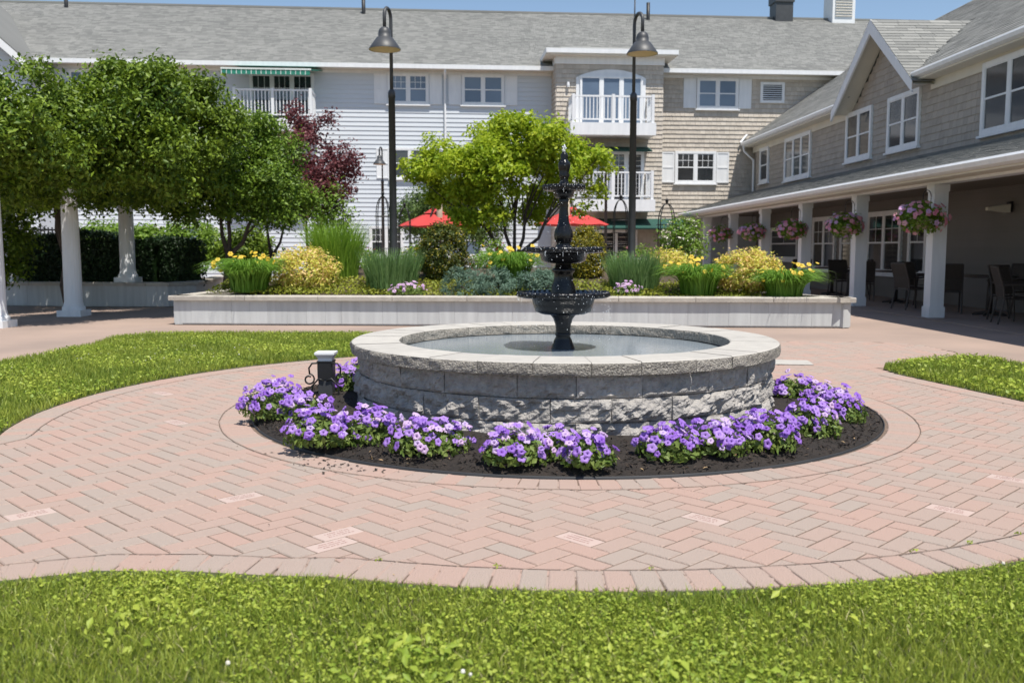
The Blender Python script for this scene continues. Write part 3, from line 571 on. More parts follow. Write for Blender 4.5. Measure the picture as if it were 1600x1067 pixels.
daylily(1092, 15.45, 106, 62, 'daylily clump right of the fountain before golden spirea', 22); daylily(1228, 15.15, 104, 60, 'daylily clump at the right end of the raised planter', 22)
shrub('spirea', 'golden spirea bush beside the leftmost daylilies', 'shrub', 476, 16.2, 98, 388, 455, 'spirea', 260, 22, .055, ('spirea_t', .28), 'golden spireas')
shrub('spirea', 'golden spirea bush between the two right hand daylily clumps', 'shrub', 1168, 15.7, 100, 391, 458, 'spirea', 260, 22, .055, ('spirea_t', .28), 'golden spireas')
shrub('spirea', 'smaller golden spirea behind the right lamp post', 'shrub', 1046, 17.4, 66, 392, 440, 'spirea', 150, 20, .055, ('spirea_t', .15), 'golden spireas')
shrub('arborvitae', 'dark rounded arborvitae in front of the left umbrella', 'shrub', 693, 16.8, 76, 349, 450, 'arb', 520, 26, .045, ('arb_g', .22), None, .72, .07)
shrub('arborvitae', 'golden arborvitae just right of the fountain column', 'shrub', 915, 17.0, 58, 354, 452, 'arb_g', 420, 26, .042, ('arb', .2), None, .72, .07)
def juniper(px, Y, wpx, hpx, label):
    c = base(px, Y); k = Y / FPX; t = thing('juniper', label, 'juniper', c, 0, 'low blue junipers'); r, h = wpx * k / 2, hpx * k
    bl = [(c.x + random.uniform(-.6, .6) * r, c.y + random.uniform(-.3, .3), c.z + h * .35, r * .5, r * .4, h * random.uniform(.4, .62)) for i in range(6)]
    crown('foliage', bl, 330, 24, .05, .05, 'juniper', t, .7, .22)
    b = MB(); [b.tube([(0,0,-.05),(math.cos(i*1.3)*r*.6, math.sin(i*1.3)*r*.4, h*.3)], [.02,.008], 5) for i in range(5)]; b.build('stem', 'bark', t)
juniper(746, 15.6, 118, 44, 'low blue green juniper left of the middle daylilies'); juniper(845, 15.7, 88, 40, 'low blue green juniper right of the middle daylilies behind the fountain')
def grassclump(name, label, px, Y, wpx, hpx, n, m, spread, droop, wd):
    c = base(px, Y); k = Y / FPX; t = thing(name, label, 'grass', c); r = wpx * k / 2; blades('blades', n, c, r * .75, hpx * k, r * spread, droop, wd, m, t); return t
grassclump('ornamental_grass', 'tall bright green ornamental grass clump behind the left spirea', 525, 17.0, 90, 92, 1300, 'tallgrass', .75, .25, .012)
grassclump('iris_clump', 'upright blue green iris leaves at the left lamp post', 612, 16.0, 104, 60, 1100, 'iris', .4, .05, .014)
grassclump('iris_clump', 'upright blue green iris leaves at the right lamp post', 992, 16.0, 98, 56, 1100, 'iris', .45, .05, .014)
PK = [flower_mesh('pink_petunia', ['pinklav', 'throat']), flower_mesh('pink_petunia_small', ['pinklav', 'throat'], .8), flower_mesh('pink_petunia_pale', ['petal_p', 'throat'], .9)]
petunia(636, 459, 54, 22, 30, 'pale pink petunias on the planter edge left of the dark arborvitae', Y=15.5, fl=PK, group='pink petunias in the planter', fs=1.2)
petunia(981, 459, 40, 24, 24, 'lavender petunias on the planter edge right of the fountain', Y=15.45, fl=PK, group='pink petunias in the planter', fs=1.2)
Q = scatter([(-5.1,15.5),(4.7,14.95),(4.6,16.2),(-5.0,16.9)], 12000); zz = np.array([sz(y) for y in Q[:, 1]]) + .02 + .06 * rng.random(len(Q))
tag(obj('ground_cover', leafmesh('ground_cover', np.column_stack([Q, zz]), nrm(rng.normal(size=(len(Q), 3)) * .6 + [0, 0, 1.]), .05 * (.5 + rng.random(len(Q))), 'cover', .6)), 'low yellow green ground cover between the planter shrubs', 'ground cover', kind='stuff')
for px, Y, wd_, y0, lab in ((560, 19.5, 60, 385, 'loose green perennial with dark red blooms left of the left lamp'), (765, 19.8, 60, 375, 'dark red blooming perennial behind the dark arborvitae'), (1000, 19.6, 80, 385, 'pink flowering perennial behind the right lamp post'), (660, 20.2, 70, 380, 'yellow green perennial behind the dark arborvitae')):
    t = shrub('perennial', lab, 'perennial', px, Y, wd_, y0, 438, 'shrub', 120, 14, .07, ('redfl' if 'red' in lab else 'pink' if 'pink' in lab else 'yellow', .06), 'perennials at the back of the planter')

# ---------------------------------------------------------------- lamp posts
def lamp_post(px, Y, zb, ztop, sw, label, group, side=-.6):
    """gooseneck lamp: pole axis px at depth Y; sw = shade width in metres"""
    p = at(px, 389, Y); k = sw / .57; t = thing('lamp_post', label, 'lamp', (p.x, Y, zb), R(0), group); h = ztop - zb; r = .058 * k
    b = MB(); b.lathe([(.17*k,-.5),(.17*k,.03),(.15*k,.06),(.10*k,.12),(.075*k,.2),(r,.22)], 24); b.build('base', 'lamp', t, True)
    jn = h - 1.55 * k
    b = MB(); b.lathe([(r*1.25,.2),(r*1.05,jn),(r*1.15,jn),(r*1.15,jn+.10*k),(r*.9,jn+.13*k),(r*.62,jn+.15*k)], 20); b.build('pole', 'lamp', t, True)
    b = MB(); q = .16 * k; zt = h - q
    dx = side * .06 * k; pts = [(0,0,jn+.12*k),(0,0,zt - .1*k)] + [(dx*(1-math.cos(a))/1.0, -.16*k*(1-math.cos(a)), zt + q*math.sin(a)) for a in [i*math.pi/10 for i in range(11)]] + [(dx*2, -.32*k, zt - .25*k)]
    b.tube(pts, .032 * k, 10); b.build('gooseneck', 'lamp', t, True)
    c = (dx*2, -.32*k, zt - .60*k)
    b = MB(); b.lathe([(.001,.40*k),(.06*k,.39*k),(.10*k,.35*k),(.115*k,.29*k),(.115*k,.21*k),(.15*k,.205*k),(.285*k,.015*k),(.285*k,0)], 32, c); sh = b.build('shade', 'lamp', t, True)
    b = MB(); b.lathe([(.28*k,.003),(.14*k,.19*k),(.06*k,.2*k),(.001,.2*k)], 32, c); b.build('reflector', 'lampin', sh, True)
    return t
lamp_post(615, 17.4, .90, at(612, 17, 17.4).z, .57, 'tall dark gooseneck lamp post left of the fountain', 'gooseneck lamps'); lamp_post(987, 17.2, .90, at(990, 25, 17.2).z, .55, 'tall dark gooseneck lamp post right of the fountain', 'gooseneck lamps', .9)
lamp_post(599, 30, 0, at(599, 231, 30).z, .41, 'small far gooseneck lamp left of the left tall lamp', 'gooseneck lamps'); lamp_post(946, 30, 0, at(946, 240, 30).z, .41, 'small far gooseneck lamp half hidden behind the lime tree', 'gooseneck lamps')

# ---------------------------------------------------------------- lime tree, umbrellas, obelisks
def tree(name, label, px, Y, zb, blobs, ncl, per, cr, leaf, m, r0, fork=.4, tip=None, shell=.45, nl=9, cat='tree', down=.0):
    p = at(px, 389, Y); t = thing(name, label, cat, (p.x, Y, zb)); o, c = crown('crown', lumpy(blobs), ncl, per, cr, leaf, m, t, shell, tip=tip, down=down)
    idx = rng.choice(len(c), nl, replace=False); limbs(t, (p.x, Y, zb - .1), [c[i] for i in idx], r0, fork=fork); return t
def bl(px, py, Y, rx, ry, rz): p = at(px, py, Y); return (p.x, Y, p.z, rx, ry, rz)
lt = [(665,268,30),(690,240,34),(722,262,38),(738,300,34),(700,302,26),(762,213,36),(757,250,40),(792,285,40),(820,206,36),(832,250,42),(800,238,36),(868,224,36),(880,266,40),(906,245,30),(936,256,26),(926,298,20),(862,302,34),(764,335,28),(832,336,24),(722,345,22),(912,328,13),(782,196,18),(842,200,16)]
tree('lime_tree', 'bright lime green tree behind the fountain', 803, 20.5, .6, [bl(x, y, 20.5 + random.uniform(-.7, .7), r * .0158, r * .0150, r * .0105) for x, y, r in lt], 1150, 30, .15, .095, 'lime', .075, .2, nl=30, down=.1)
tree('shade_shrub_tree', 'grey green small tree behind the left umbrella', 720, 31.5, 0, [bl(705,312,31.5,1.4,1,1.0), bl(655,340,31.8,1.1,.8,.9), bl(750,340,31.3,1.2,.8,.9), bl(690,355,31,1.2,.8,.6)], 560, 34, .28, .1, 'olive', .06, .4)
def umbrella(px, Y, wpx, ye, yp, label, tilt):
    k = Y / FPX; c = at(px, ye, Y); pk = at(px, yp, Y).z; r = wpx * k / 2; t = thing('patio_umbrella', label, 'umbrella', (c.x, Y, 0), 0, 'red patio umbrellas')
    b = MB(); n = 8; vs = [(0,0,pk)]; rs = [(.35,.30),(.7,.66),(1,1)]
    for (q, dz) in rs:
        for i in range(n * 2):
            a = math.pi * i / n; s_ = 1 if i % 2 == 0 else .955; vs.append((r*q*s_*math.cos(a), r*q*s_*math.sin(a), pk - (pk - c.z) * dz - (0 if i % 2 == 0 else .03*q)))
    m_ = n * 2; fs = [(0,1+i,1+(i+1)%m_) for i in range(m_)]; 
    for j in range(2): fs += [(1+j*m_+i, 1+(j+1)*m_+i, 1+(j+1)*m_+(i+1)%m_, 1+j*m_+(i+1)%m_) for i in range(m_)]
    b.add(vs, fs); o = b.build('canopy', 'red', t); md = o.modifiers.new('thick', 'SOLIDIFY'); md.thickness = .012
    b = MB(); b.lathe([(.36,pk-.20*(pk-c.z)+.0),(.12,pk+.05),(.001,pk+.07)], 16); b.build('vent_cap', 'red', t)
    for i in range(n):
        a = 2*math.pi*i/n; b = MB(); b.tube([(0,0,pk-.03),(r*.98*math.cos(a), r*.98*math.sin(a), c.z-.02)], .012, 5); b.build('rib', 'bronze', t)
    s_ = tilt; b = MB(); b.tube([(s_*.25,.1,0),(s_*.25,.1,c.z+.1),(s_*.12,-.25,pk+.42)], .04, 8); b.tube([(s_*.12,-.25,pk+.42),(-s_*.25,-.6,c.z+.05)], .025, 8); b.tube([(s_*.12,-.25,pk+.42),(0,0,pk)], .02, 6); b.build('mast', 'bronze', t, True)
    b = MB(); b.lathe([(.03,pk+.36),(.08,pk+.34),(.09,pk-.1),(.12,c.z-.05),(.1,c.z-.1)], 10, (s_*.28,-.45,0)); b.build('rolled_cover', 'beige', t, True)
    b = MB(); b.box(s_*.25-.4,s_*.25+.4,-.3,.5,0,.06); b.build('base_plate', 'bronze', t)
umbrella(680, 28.5, 116, 353, 329, 'red cantilever umbrella left of the lime tree trunk', .6); umbrella(893, 28.5, 116, 351, 327, 'red cantilever umbrella behind the fountain top tiers', -.6)
def obelisk(px, Y, y0, wpx, label):
    top = at(px, y0, Y); k = Y / FPX; r = wpx * k / 2; zb = sz(Y) if Y < 22 else 0; t = thing('garden_obelisk', label, 'trellis', (top.x, Y, zb), 0, 'metal garden obelisks'); h = top.z - zb
    for i in range(4):
        a = math.pi / 4 + i * math.pi / 2; c, s_ = math.cos(a) * r * 1.3, math.sin(a) * r * 1.3; b = MB(); b.tube([(c,s_,-.1),(c,s_,h-.45)] + [(c*math.cos(q), s_*math.cos(q), h-.45+.42*math.sin(q)) for q in [i_*math.pi/12 for i_ in range(1,7)]], .012, 5); b.build('leg', 'black', t, True)
    b = MB()
    for z in (h*.2, h*.5, h-.5): b.tube([(r*1.3*math.cos(q), r*1.3*math.sin(q), z) for q in [i_*math.pi/8 for i_ in range(17)]], .008, 4)
    b.lathe([(.001,h+.09),(.04,h+.05),(.03,h),(.015,h-.05)], 8); b.build('rings_and_knob', 'black', t)
obelisk(598, 22, 305, 20, 'black metal obelisk trellis behind the left iris leaves'); obelisk(970, 21.5, 310, 22, 'black metal obelisk trellis left of the right lamp post'); obelisk(1042, 21, 316, 24, 'black metal obelisk trellis wrapped in the white rose'); obelisk(632, 23, 322, 18, 'black metal obelisk trellis right of the left lamp post'); obelisk(528, 22.5, 318, 22, 'black metal obelisk trellis below the purple tree')
t = shrub('white_rose', 'white climbing rose bush in front of the porch end', 'rose', 1066, 20.5, 74, 336, 425, 'shrub', 150, 22, .075, ('white_fl', .12), None, .35, .16)

# ---------------------------------------------------------------- main building
MBD = thing('main_building', 'three storey pale clapboard building with grey shingle roof across the back', 'building', (0, 35.7, 0), R(4.9))
def fm(off=0.0): return lambda a, z, c: Vector((a, -off - c, z))          # a along wall, z up, c outward
def window(P, f, a0, a1, z0, z1, n, glass='glass', cas=.09, munt=0, sill=True, rail=True):
    b = MB(); 
    for q in ((a0-cas, a1+cas, z1, z1+cas), (a0-cas, a1+cas, z0-cas, z0)): b.fbox(f, *q, 0, .07)
    b.fbox(f, a0-cas, a0, z0, z1, 0, .068); b.fbox(f, a1, a1+cas, z0, z1, 0, .068)
    wd = (a1 - a0) / n; mu = .055
    for i in range(1, n): b.fbox(f, a0+wd*i-mu, a0+wd*i+mu, z0, z1, 0, .064)
    w_ = b.build('window', 'white', P)
    for i in range(n):
        x0 = a0 + wd*i + (mu if i else 0); x1 = a0 + wd*(i+1) - (mu if i < n-1 else 0); zm = (z0 + z1) / 2
        for (q0, q1, c_) in ((z0, zm, .034), (zm, z1, .042)) if rail else ((z0, z1, .036),):
            b = MB(); b.fbox(f, x0, x1, q0, q1, .020, c_); b.build('pane', glass, w_)
        b = MB(); s_ = .028
        b.fbox(f, x0, x1, z0, z0+s_, .03, .058); b.fbox(f, x0, x1, z1-s_, z1, .03, .058); b.fbox(f, x0, x0+s_, z0+s_, z1-s_, .03, .057); b.fbox(f, x1-s_, x1, z0+s_, z1-s_, .03, .057)
        if rail: b.fbox(f, x0+s_, x1-s_, zm-.02, zm+.02, .03, .056)
        for j in range(1, munt+1): xx = x0 + (x1-x0)*j/(munt+1); b.fbox(f, xx-.008, xx+.008, zm+.02, z1-s_, .03, .05)
        if munt: zq = (zm + z1) / 2; b.fbox(f, x0+s_, x1-s_, zq-.008, zq+.008, .03, .049)
        b.build('sash', 'white', w_)
    if sill: b = MB(); b.fbox(f, a0-cas-.05, a1+cas+.05, z0-cas-.05, z0-cas-.002, 0, .11); b.build('sill', 'white', w_)
    return w_
def shutter(P, f, a0, a1, z0, z1):
    b = MB(); b.fbox(f, a0, a1, z0, z1, 0, .035); s_ = .05; zm = (z0 + z1) / 2
    for q in ((z0, z0+s_), (zm-s_/2, zm+s_/2), (z1-s_, z1)): b.fbox(f, a0+.002, a1-.002, *q, .03, .05)
    b.fbox(f, a0+.001, a0+s_, z0+.001, z1-.001, .03, .049); b.fbox(f, a1-s_, a1-.001, z0+.001, z1-.001, .03, .049); b.build('shutter', 'white', P)
def clap(P, f, a0, a1, z0, z1, step=.125, m='siding', name='clapboard'):
    z = z0
    while z < z1 - .01:
        e = min(z + step, z1); b = MB(); k = [(a0,z,.028),(a1,z,.028),(a1,e+.012,.004),(a0,e+.012,.004),(a0,z,-.02),(a1,z,-.02)]; b.add([f(*p) for p in k], [(0,1,2,3),(0,4,5,1)]); b.build(name, m, P); z = e
def shingles(P, name, org, du, dv, dn, W, Hh, expo, widths, m, lift, clip=None, maxn=300, ok=None, stuff='far_shingles'):
    org, du, dv, dn = Vector(org), Vector(du), Vector(dv), Vector(dn); ms = {}
    for wd in widths:
        b = MB(); x = wd / 2 - .003; b.add([(-x,0,lift),(x,0,lift),(x,expo*1.12,.002),(-x,expo*1.12,.002),(-x,0,-.004),(x,0,-.004),(x,expo*1.12,-.004),(-x,expo*1.12,-.004)], [(0,1,2,3),(0,4,5,1),(0,3,7,4),(1,5,6,2)]); ms[wd] = b.mesh(name, m)
    rot = Matrix((du, dv, dn)).transposed().to_4x4(); it = []; r = 0; v = 0
    while v < Hh - .3 * expo:
        u = -random.uniform(0, widths[-1])
        while u < W:
            wd = random.choice(widths)
            e0, e1 = max(u, 0), min(u + wd, W)
            if e1 - e0 > .02 and (clip is None or clip((e0 + e1) / 2, v + expo * .5)): it.append((ms[wd], Matrix.Translation(org + du * ((e0 + e1) / 2) + dv * (v + random.uniform(-.004, .004)) + dn * random.uniform(0, .003)) @ rot @ Matrix.Diagonal(((e1 - e0) / wd, 1, 1, 1))))
            u += wd
        v += expo
    pieces(P, name, it, maxn, stuff, ok)
SL, SB0, SB1, SR = -16.4, 1.52, 5.50, 14.5
b = MB(); b.box(-24, 15, 0.0, 11, -.1, 7.8); b.build('wall_core', 'siding', MBD)
f0 = fm(0); clap(MBD, f0, SL, SB0, 0, 7.69, .165)
b = MB(); b.fbox(f0, SL, SB0, 7.69, 7.80, 0, .028); b.fbox(f0, SB1, 13.0, 7.69, 7.80, .02, .042); b.build('frieze_board', 'white', MBD)
shingles(MBD, 'wall_shingle', (SB1, -.01, 0), (1,0,0), (0,0,1), (0,-1,0), 13 - SB1, 7.69, .165, (.12,.16,.20), 'shingle', .034, maxn=300)
# bay
BO = 1.1; fb = fm(BO)
b = MB(); b.box(SB0, SB1, -BO, .2, 0, 8.05); b.build('bay_core', 'shingle', MBD)
shingles(MBD, 'bay_shingle', (SB0, -BO - .004, 0), (1,0,0), (0,0,1), (0,-1,0), SB1 - SB0, 8.0, .165, (.12,.16,.20), 'shingle', .034, maxn=200)
shingles(MBD, 'bay_side_shingle', (SB0 - .004, 0, 0), (0,-1,0), (0,0,1), (-1,0,0), BO, 8.0, .165, (.12,.16,.20), 'shingle', .034, maxn=0)
b = MB(); b.fbox(fb, SB0-.03, SB1+.03, 7.93, 8.2, -.9, .05); b.build('bay_frieze', 'white', MBD)
b = MB(); b.fbox(fb, SB0-.40, SB1+.42, 8.20, 8.24, -1.5, .42); b.build('bay_soffit', 'cream', MBD)
b = MB(); b.fbox(fb, SB0-.42, SB1+.44, 8.24, 8.40, .36, .46); b.fbox(fb, SB0-.42, SB0-.34, 8.24, 8.40, -1.4, .355); b.fbox(fb, SB1+.36, SB1+.44, 8.24, 8.40, -1.4, .355); b.build('bay_gutter', 'white', MBD)
x0, x1 = SB0-.4, SB1+.42; b = MB(); b.add([(x0,-BO-.42,8.39),(x1,-BO-.42,8.39),(x1,.9,8.39),(x0,.9,8.39),((x0+1.6),2.2,9.25),((x1-1.6),2.2,9.25)], [(0,1,5,4),(1,2,5),(3,0,4)]); b.build('bay_roof', 'roof', MBD)
# main roof
pit = math.atan2(3.75, 7.5); cr_, sr_ = math.cos(pit), math.sin(pit); OV = .48; EZ = 7.93
b = MB(); b.add([(-26,-OV,EZ),(22,-OV,EZ),(22,7,EZ+3.74),(-26,7,EZ+3.74),(22,14.5,EZ),(-26,14.5,EZ)], [(0,1,2,3),(3,2,4,5)]); roof = b.build('roof', 'roof', MBD)
shingles(MBD, 'roof_shingle', (-26,-OV,EZ+.012), (1,0,0), (0,cr_,sr_), (0,-sr_,cr_), 48, 8.36, .15, (.16,.24,.34), 'roof', .014, maxn=120, stuff='roof_shingles_far')
b = MB(); b.box(-26,22,6.88,7.12,EZ+3.72,EZ+3.80); b.build('ridge_cap', 'roof', MBD)
b = MB(); b.fbox(f0, -26, SB0-.02, EZ-.14, EZ+.01, OV-.02, OV+.09); b.fbox(f0, SB1+.02, 15, EZ-.14, EZ+.01, OV-.02, OV+.09); b.build('gutter', 'white', MBD)
b = MB(); b.fbox(f0, -26, SB0-.02, 7.80, 7.84, 0, OV-.02); b.fbox(f0, SB1+.02, 15, 7.80, 7.84, 0, OV-.02); b.build('soffit', 'cream', MBD)
def spout(P, pts, r=.04): b = MB(); b.tube(pts, r, 8); b.build('downspout', 'white', P)
spout(MBD, [(-2.51,-OV-.02,7.8),(-2.51,-OV,7.7),(-2.51,-.08,7.5),(-2.51,-.08,.2)])
# windows of the clapboard part
for (a0, a1, z0, z1, sh, gl, mu) in ((-4.55,-3.2,6.66,7.62,1,'blind_sky',2),(-1.8,-.38,6.66,7.62,1,'blind_sky',0),(-15.95,-15.05,6.75,7.58,1,'blind_sky',0),(-4.5,-3.15,3.93,4.9,1,'glass',0),(-1.8,-.4,3.93,4.9,1,'glass',0),(-13.2,-12.2,6.7,7.6,0,'blind_sky',0),(-2.8,-1.2,1.0,2.1,0,'blind_sky',3),(-5.3,-4.2,1.0,2.0,0,'glass',2),(-12.2,-11.0,1.1,2.0,0,'blind_sky',0),(-14.2,-13.0,1.1,2.0,0,'blind_sky',0)):
    window(MBD, f0, a0, a1, z0, z1, 2, gl, munt=mu)
    if sh:
        for (q0, q1) in ((a0-.58, a0-.11), (a1+.11, a1+.58)): shutter(MBD, f0, q0, q1, z0-.08, z1+.06)
f1 = fm(.02)
for (a0, a1, z0, z1, gl, mu) in ((7.15,8.6,6.63,7.62,'blind_sky',0),(6.35,7.78,3.82,4.86,'pane_dark',2)):
    window(MBD, f1, a0, a1, z0, z1, 2, gl, munt=mu)
    for (q0, q1) in ((a0-.60, a0-.11), (a1+.11, a1+.60)): shutter(MBD, f1, q0, q1, z0-.06, z1+.06)
b = MB(); b.fbox(f1, 9.55,10.5,6.8,6.9,0,.06); b.fbox(f1, 9.55,10.5,7.48,7.58,0,.06); b.fbox(f1, 9.55,9.65,6.9,7.48,0,.06); b.fbox(f1,10.4,10.5,6.9,7.48,0,.06); lv = b.build('louvre_vent', 'white', MBD)
b = MB(); b.fbox(f1, 9.65,10.4,6.9,7.48,.0,.022); b.build('backing', 'black', lv)
for i in range(7):
    b = MB(); z = 6.93 + i * .08; b.add([f1(*p) for p in ((9.65,z,.055),(10.4,z,.055),(10.4,z+.04,.025),(9.65,z+.04,.025))], [(0,1,2,3)]); b.build('slat', 'white', lv)
# left third-floor balcony with awning
window(MBD, f0, -9.55, -7.40, 5.75, 7.55, 3, 'pane_dark', munt=2, sill=False, rail=False)
def balcony(a0, a1, zf_, zt, zb, off0, off1, name='balcony', open_=False):
    b = MB(); F = fm(0); b.fbox(F, a0-.06, a1+.06, zb, zf_, off0, off1+.06); bal = b.build(name, 'white', MBD)
    b = MB(); b.fbox(F, a0, a1, zt-.06, zt, off1-.06, off1); b.fbox(F, a0, a1, zf_+.10, zf_+.15, off1-.055, off1-.005)
    for aa in (a0, a1-.06): b.fbox(F, aa, aa+.06, zt-.061, zt-.001, off0, off1-.061); b.fbox(F, aa, aa+.06, zf_+.10, zf_+.15, off0, off1-.061)
    b.build('rail', 'white', bal)
    for aa in (a0, (a0+a1)/2 - .05, a1-.1): b = MB(); b.fbox(F, aa, aa+.1, zf_, zt+.04, off1-.08, off1+.02); b.build('post', 'white', bal)
    me = MB(); me.box(-.016,.016,-.016,.016,0,zt-zf_-.2); mm = me.mesh('baluster', 'white'); n = int((a1-a0)/.125)
    for i in range(1, n): x = a0 + (a1-a0)*i/n; obj('baluster', mm, bal, Matrix.Translation((x, -(off1-.03), zf_+.145)))
    for aa in (a0+.03, a1-.03):
        for j in range(1, int((off1-off0)/.13)): obj('baluster', mm, bal, Matrix.Translation((aa, -(off0+j*.13), zf_+.145)))
    return bal
balcony(-10.0, -7.25, 5.85, 6.86, 5.40, 0, 1.3)
b = MB(); F = f0; b.add([F(*p) for p in ((-10.3,7.50,1.6),(-7.25,7.50,1.6),(-7.0,7.76,.05),(-10.0,7.76,.05))], [(0,1,2,3)]); aw = b.build('awning', 'awning', MBD); md = aw.modifiers.new('t','SOLIDIFY'); md.thickness = .03
for i in range(18):
    q0 = -10.3 + 3.05 * i / 18; b = MB(); b.fbox(F, q0+.012, q0 + 3.05/18 - .012, 7.30, 7.47, 1.600, 1.612); b.build('valance', 'awning', aw)
    b = MB(); b.fbox(F, q0-.012, q0+.012, 7.31, 7.47, 1.599, 1.613); b.build('stripe', 'awning_w', aw)
b = MB(); b.fbox(F, -10.33, -7.22, 7.465, 7.52, 1.59, 1.63); b.build('front_bar', 'awning_w', aw)
# bay balconies and doors
b = MB(); pts = [(2.25,7.45)] + [(2.25 + 2.58*i/12, 7.45 + .30*math.sin(math.pi*i/12)**.8) for i in range(1,12)] + [(4.83,7.45),(4.83,5.7),(2.25,5.7)]
n = len(pts); b.add([fb(a,z,.0) for a,z in pts] + [fb(a,z,.06) for a,z in pts], [tuple(range(n,2*n))] + [(i,(i+1)%n,n+(i+1)%n,n+i) for i in range(n)]); arch = b.build('door_surround', 'white', MBD)
window(MBD, lambda a, z, c: fb(a, z, c + .055), 2.44, 4.66, 5.75, 7.45, 3, 'blind_sky', cas=.05, sill=False, rail=False)
balcony(1.95, 4.92, 5.70, 6.66, 5.27, BO, 2.2)
window(MBD, fb, 3.0, 4.72, 2.95, 4.72, 3, 'pane_dark', munt=1, sill=False, rail=False); balcony(1.95, 4.93, 3.0, 3.99, 2.58, BO, 2.2)
b = MB(); F = fb; b.add([F(*p) for p in ((2.3,4.78,.75),(4.95,4.78,.75),(4.95,4.98,.02),(2.3,4.98,.02))], [(0,1,2,3)]); o = b.build('awning', 'awning_d', MBD); o.modifiers.new('t','SOLIDIFY').thickness = .05
b = MB(); b.add([F(*p) for p in ((3.0,1.98,1.3),(6.4,1.98,1.3),(6.4,2.35,.02),(3.0,2.35,.02))], [(0,1,2,3)]); o = b.build('awning', 'awning_d', MBD); o.modifiers.new('t','SOLIDIFY').thickness = .05
window(MBD, fb, 2.3, 4.5, .15, 1.85, 3, 'pane_dark', munt=1, sill=False, rail=False)
b = MB(); b.lathe([(.001,.13),(.05,.11),(.06,0),(.05,-.06),(.001,-.08)], 8, (1.95,-BO-.1,7.15)); b.build('wall_light', 'white', MBD)
# roof furniture
def pipe(a, h, r, y=6.3): b = MB(); b.lathe([(r,0),(r,h),(.001,h)], 10, (a,y,EZ+(y+OV)*.5)); b.build('vent_pipe', 'black', MBD, True)
pipe(-18.3,.75,.08); pipe(-5.9,.8,.08); pipe(6.6,.75,.08); pipe(6.0,1.0,.03)
b = MB(); b.box(12.5,13.3,6.5,7.3,11.4,12.3); b.box(12.45,13.35,6.45,7.35,12.3,12.9); b.build('metal_vent', 'lamp', MBD); b = MB(); b.box(15.1,16.15,6.4,7.4,11.4,13.2); cu = b.build('cupola', 'white', MBD)
for i in range(11): b = MB(); z = 11.75 + i * .12; b.add([(15.22,6.385,z),(16.03,6.385,z),(16.03,6.35,z-.06),(15.22,6.35,z-.06)], [(0,1,2,3)]); b.build('slat', 'coping', cu)
# left cross gable
G = thing('left_gable_wing', 'gabled clapboard wing at the far left edge behind the vine', 'building', (0, 35.7, 0), R(4.9)); fg = fm(1.8)
b = MB(); b.prism([(-26,-1.8),(-16.6,-1.8),(-16.6,1),(-26,1)], 0, 7.2); b.add([(-26,-1.8,7.2),(-16.6,-1.8,7.2),(-21,-1.8,11.2),(-26,-1.8,7.5)], [(0,1,2,3)]); b.build('wall_core', 'siding', G)
clap(G, fg, -26, -16.62, 0, 7.25, .165); z = 7.25
while z < 10.9:
    e = -16.62 - (z - 7.2) / .92 - .1; clap(G, fg, -26, e, z, z + .165, .165); z += .165
b = MB(); b.add([(-16.0,-2.2,6.95),(-21,-2.2,11.5),(-21,5,11.5),(-16.0,5,6.95)], [(0,1,2,3)]); b.add([(-26,-2.2,6.95),(-21,-2.2,11.5),(-21,5,11.5),(-26,5,6.95)], [(0,1,2,3)]); b.build('roof', 'roof', G).modifiers.new('t','SOLIDIFY').thickness = .06
b = MB(); b.add([fg(*p) for p in ((-16.0,6.72,.40),(-15.95,6.95,.40),(-21,11.50,.40),(-21,11.15,.40),(-16.0,6.72,.44),(-15.95,6.95,.44),(-21,11.50,.44),(-21,11.15,.44))], [(4,5,6,7),(0,4,7,3),(0,1,5,4)]); b.build('rake_board', 'white', G)

# ---------------------------------------------------------------- right wing with porch   local x = away from the court, y = along the wing
WG = thing('porch_wing', 'two storey shingled wing with covered porch along the right side', 'building', (7.45, 16.72, 0), R(1.65))
VW = 2.4; U0, U1 = -9.0, 19.2
fw = lambda a, z, c: Vector((VW - c, a, z))
b = MB(); b.box(VW, 10.5, U0, U1, -.05, 5.25); b.build('wall_core', 'shingle_shaded', WG)
gc, gh, gb = 7.5, 2.3, 5.05
def gclip(u, v):
    z = v + 3.05; y = U1 - u
    return z < 5.12 or (abs(y - gc) < gh - (z - gb) / .78 - .05)
shingles(WG, 'wall_shingle', (VW - .004, U1, 3.05), (0,-1,0), (0,0,1), (-1,0,0), U1 - U0, 3.6, .165, (.13,.17,.22), 'shingle_shaded', .022, gclip, 300)
b = MB(); b.add([(VW-.002, gc-gh, 5.0),(VW-.002, gc+gh, 5.0),(VW-.002, gc, 6.8)], [(0,1,2)]); b.build('gable_core', 'shingle_shaded', WG)
clap(WG, lambda a, z, c: Vector((VW - c, a, z)), U0, U1, 0, 3.05, .14, 'psiding_shaded', 'porch_siding')
for (a0, a1, z0, z1, n) in ((.95,2.75,3.65,4.92,2),(5.75,7.3,3.76,4.93,2),(8.5,10.05,3.76,4.93,2),(13.15,15.5,3.62,4.86,3),(17.55,18.4,3.75,4.84,1)): window(WG, lambda a, z, c: fw(a, z, c + .015), a0, a1, z0, z1, n, 'glass', cas=.10)
for (a0, a1, z0, z1, n) in ((6.45,8.3,.68,2.1,2),(5.1,5.85,.68,2.1,1),(10.8,12.5,.68,2.1,2),(9.5,10.2,.68,2.1,1),(14.1,16.8,.94,1.88,1)): window(WG, lambda a, z, c: fw(a, z, c + .015), a0, a1, z0, z1, n, 'pane_dark', cas=.10, munt=1 if n else 0)
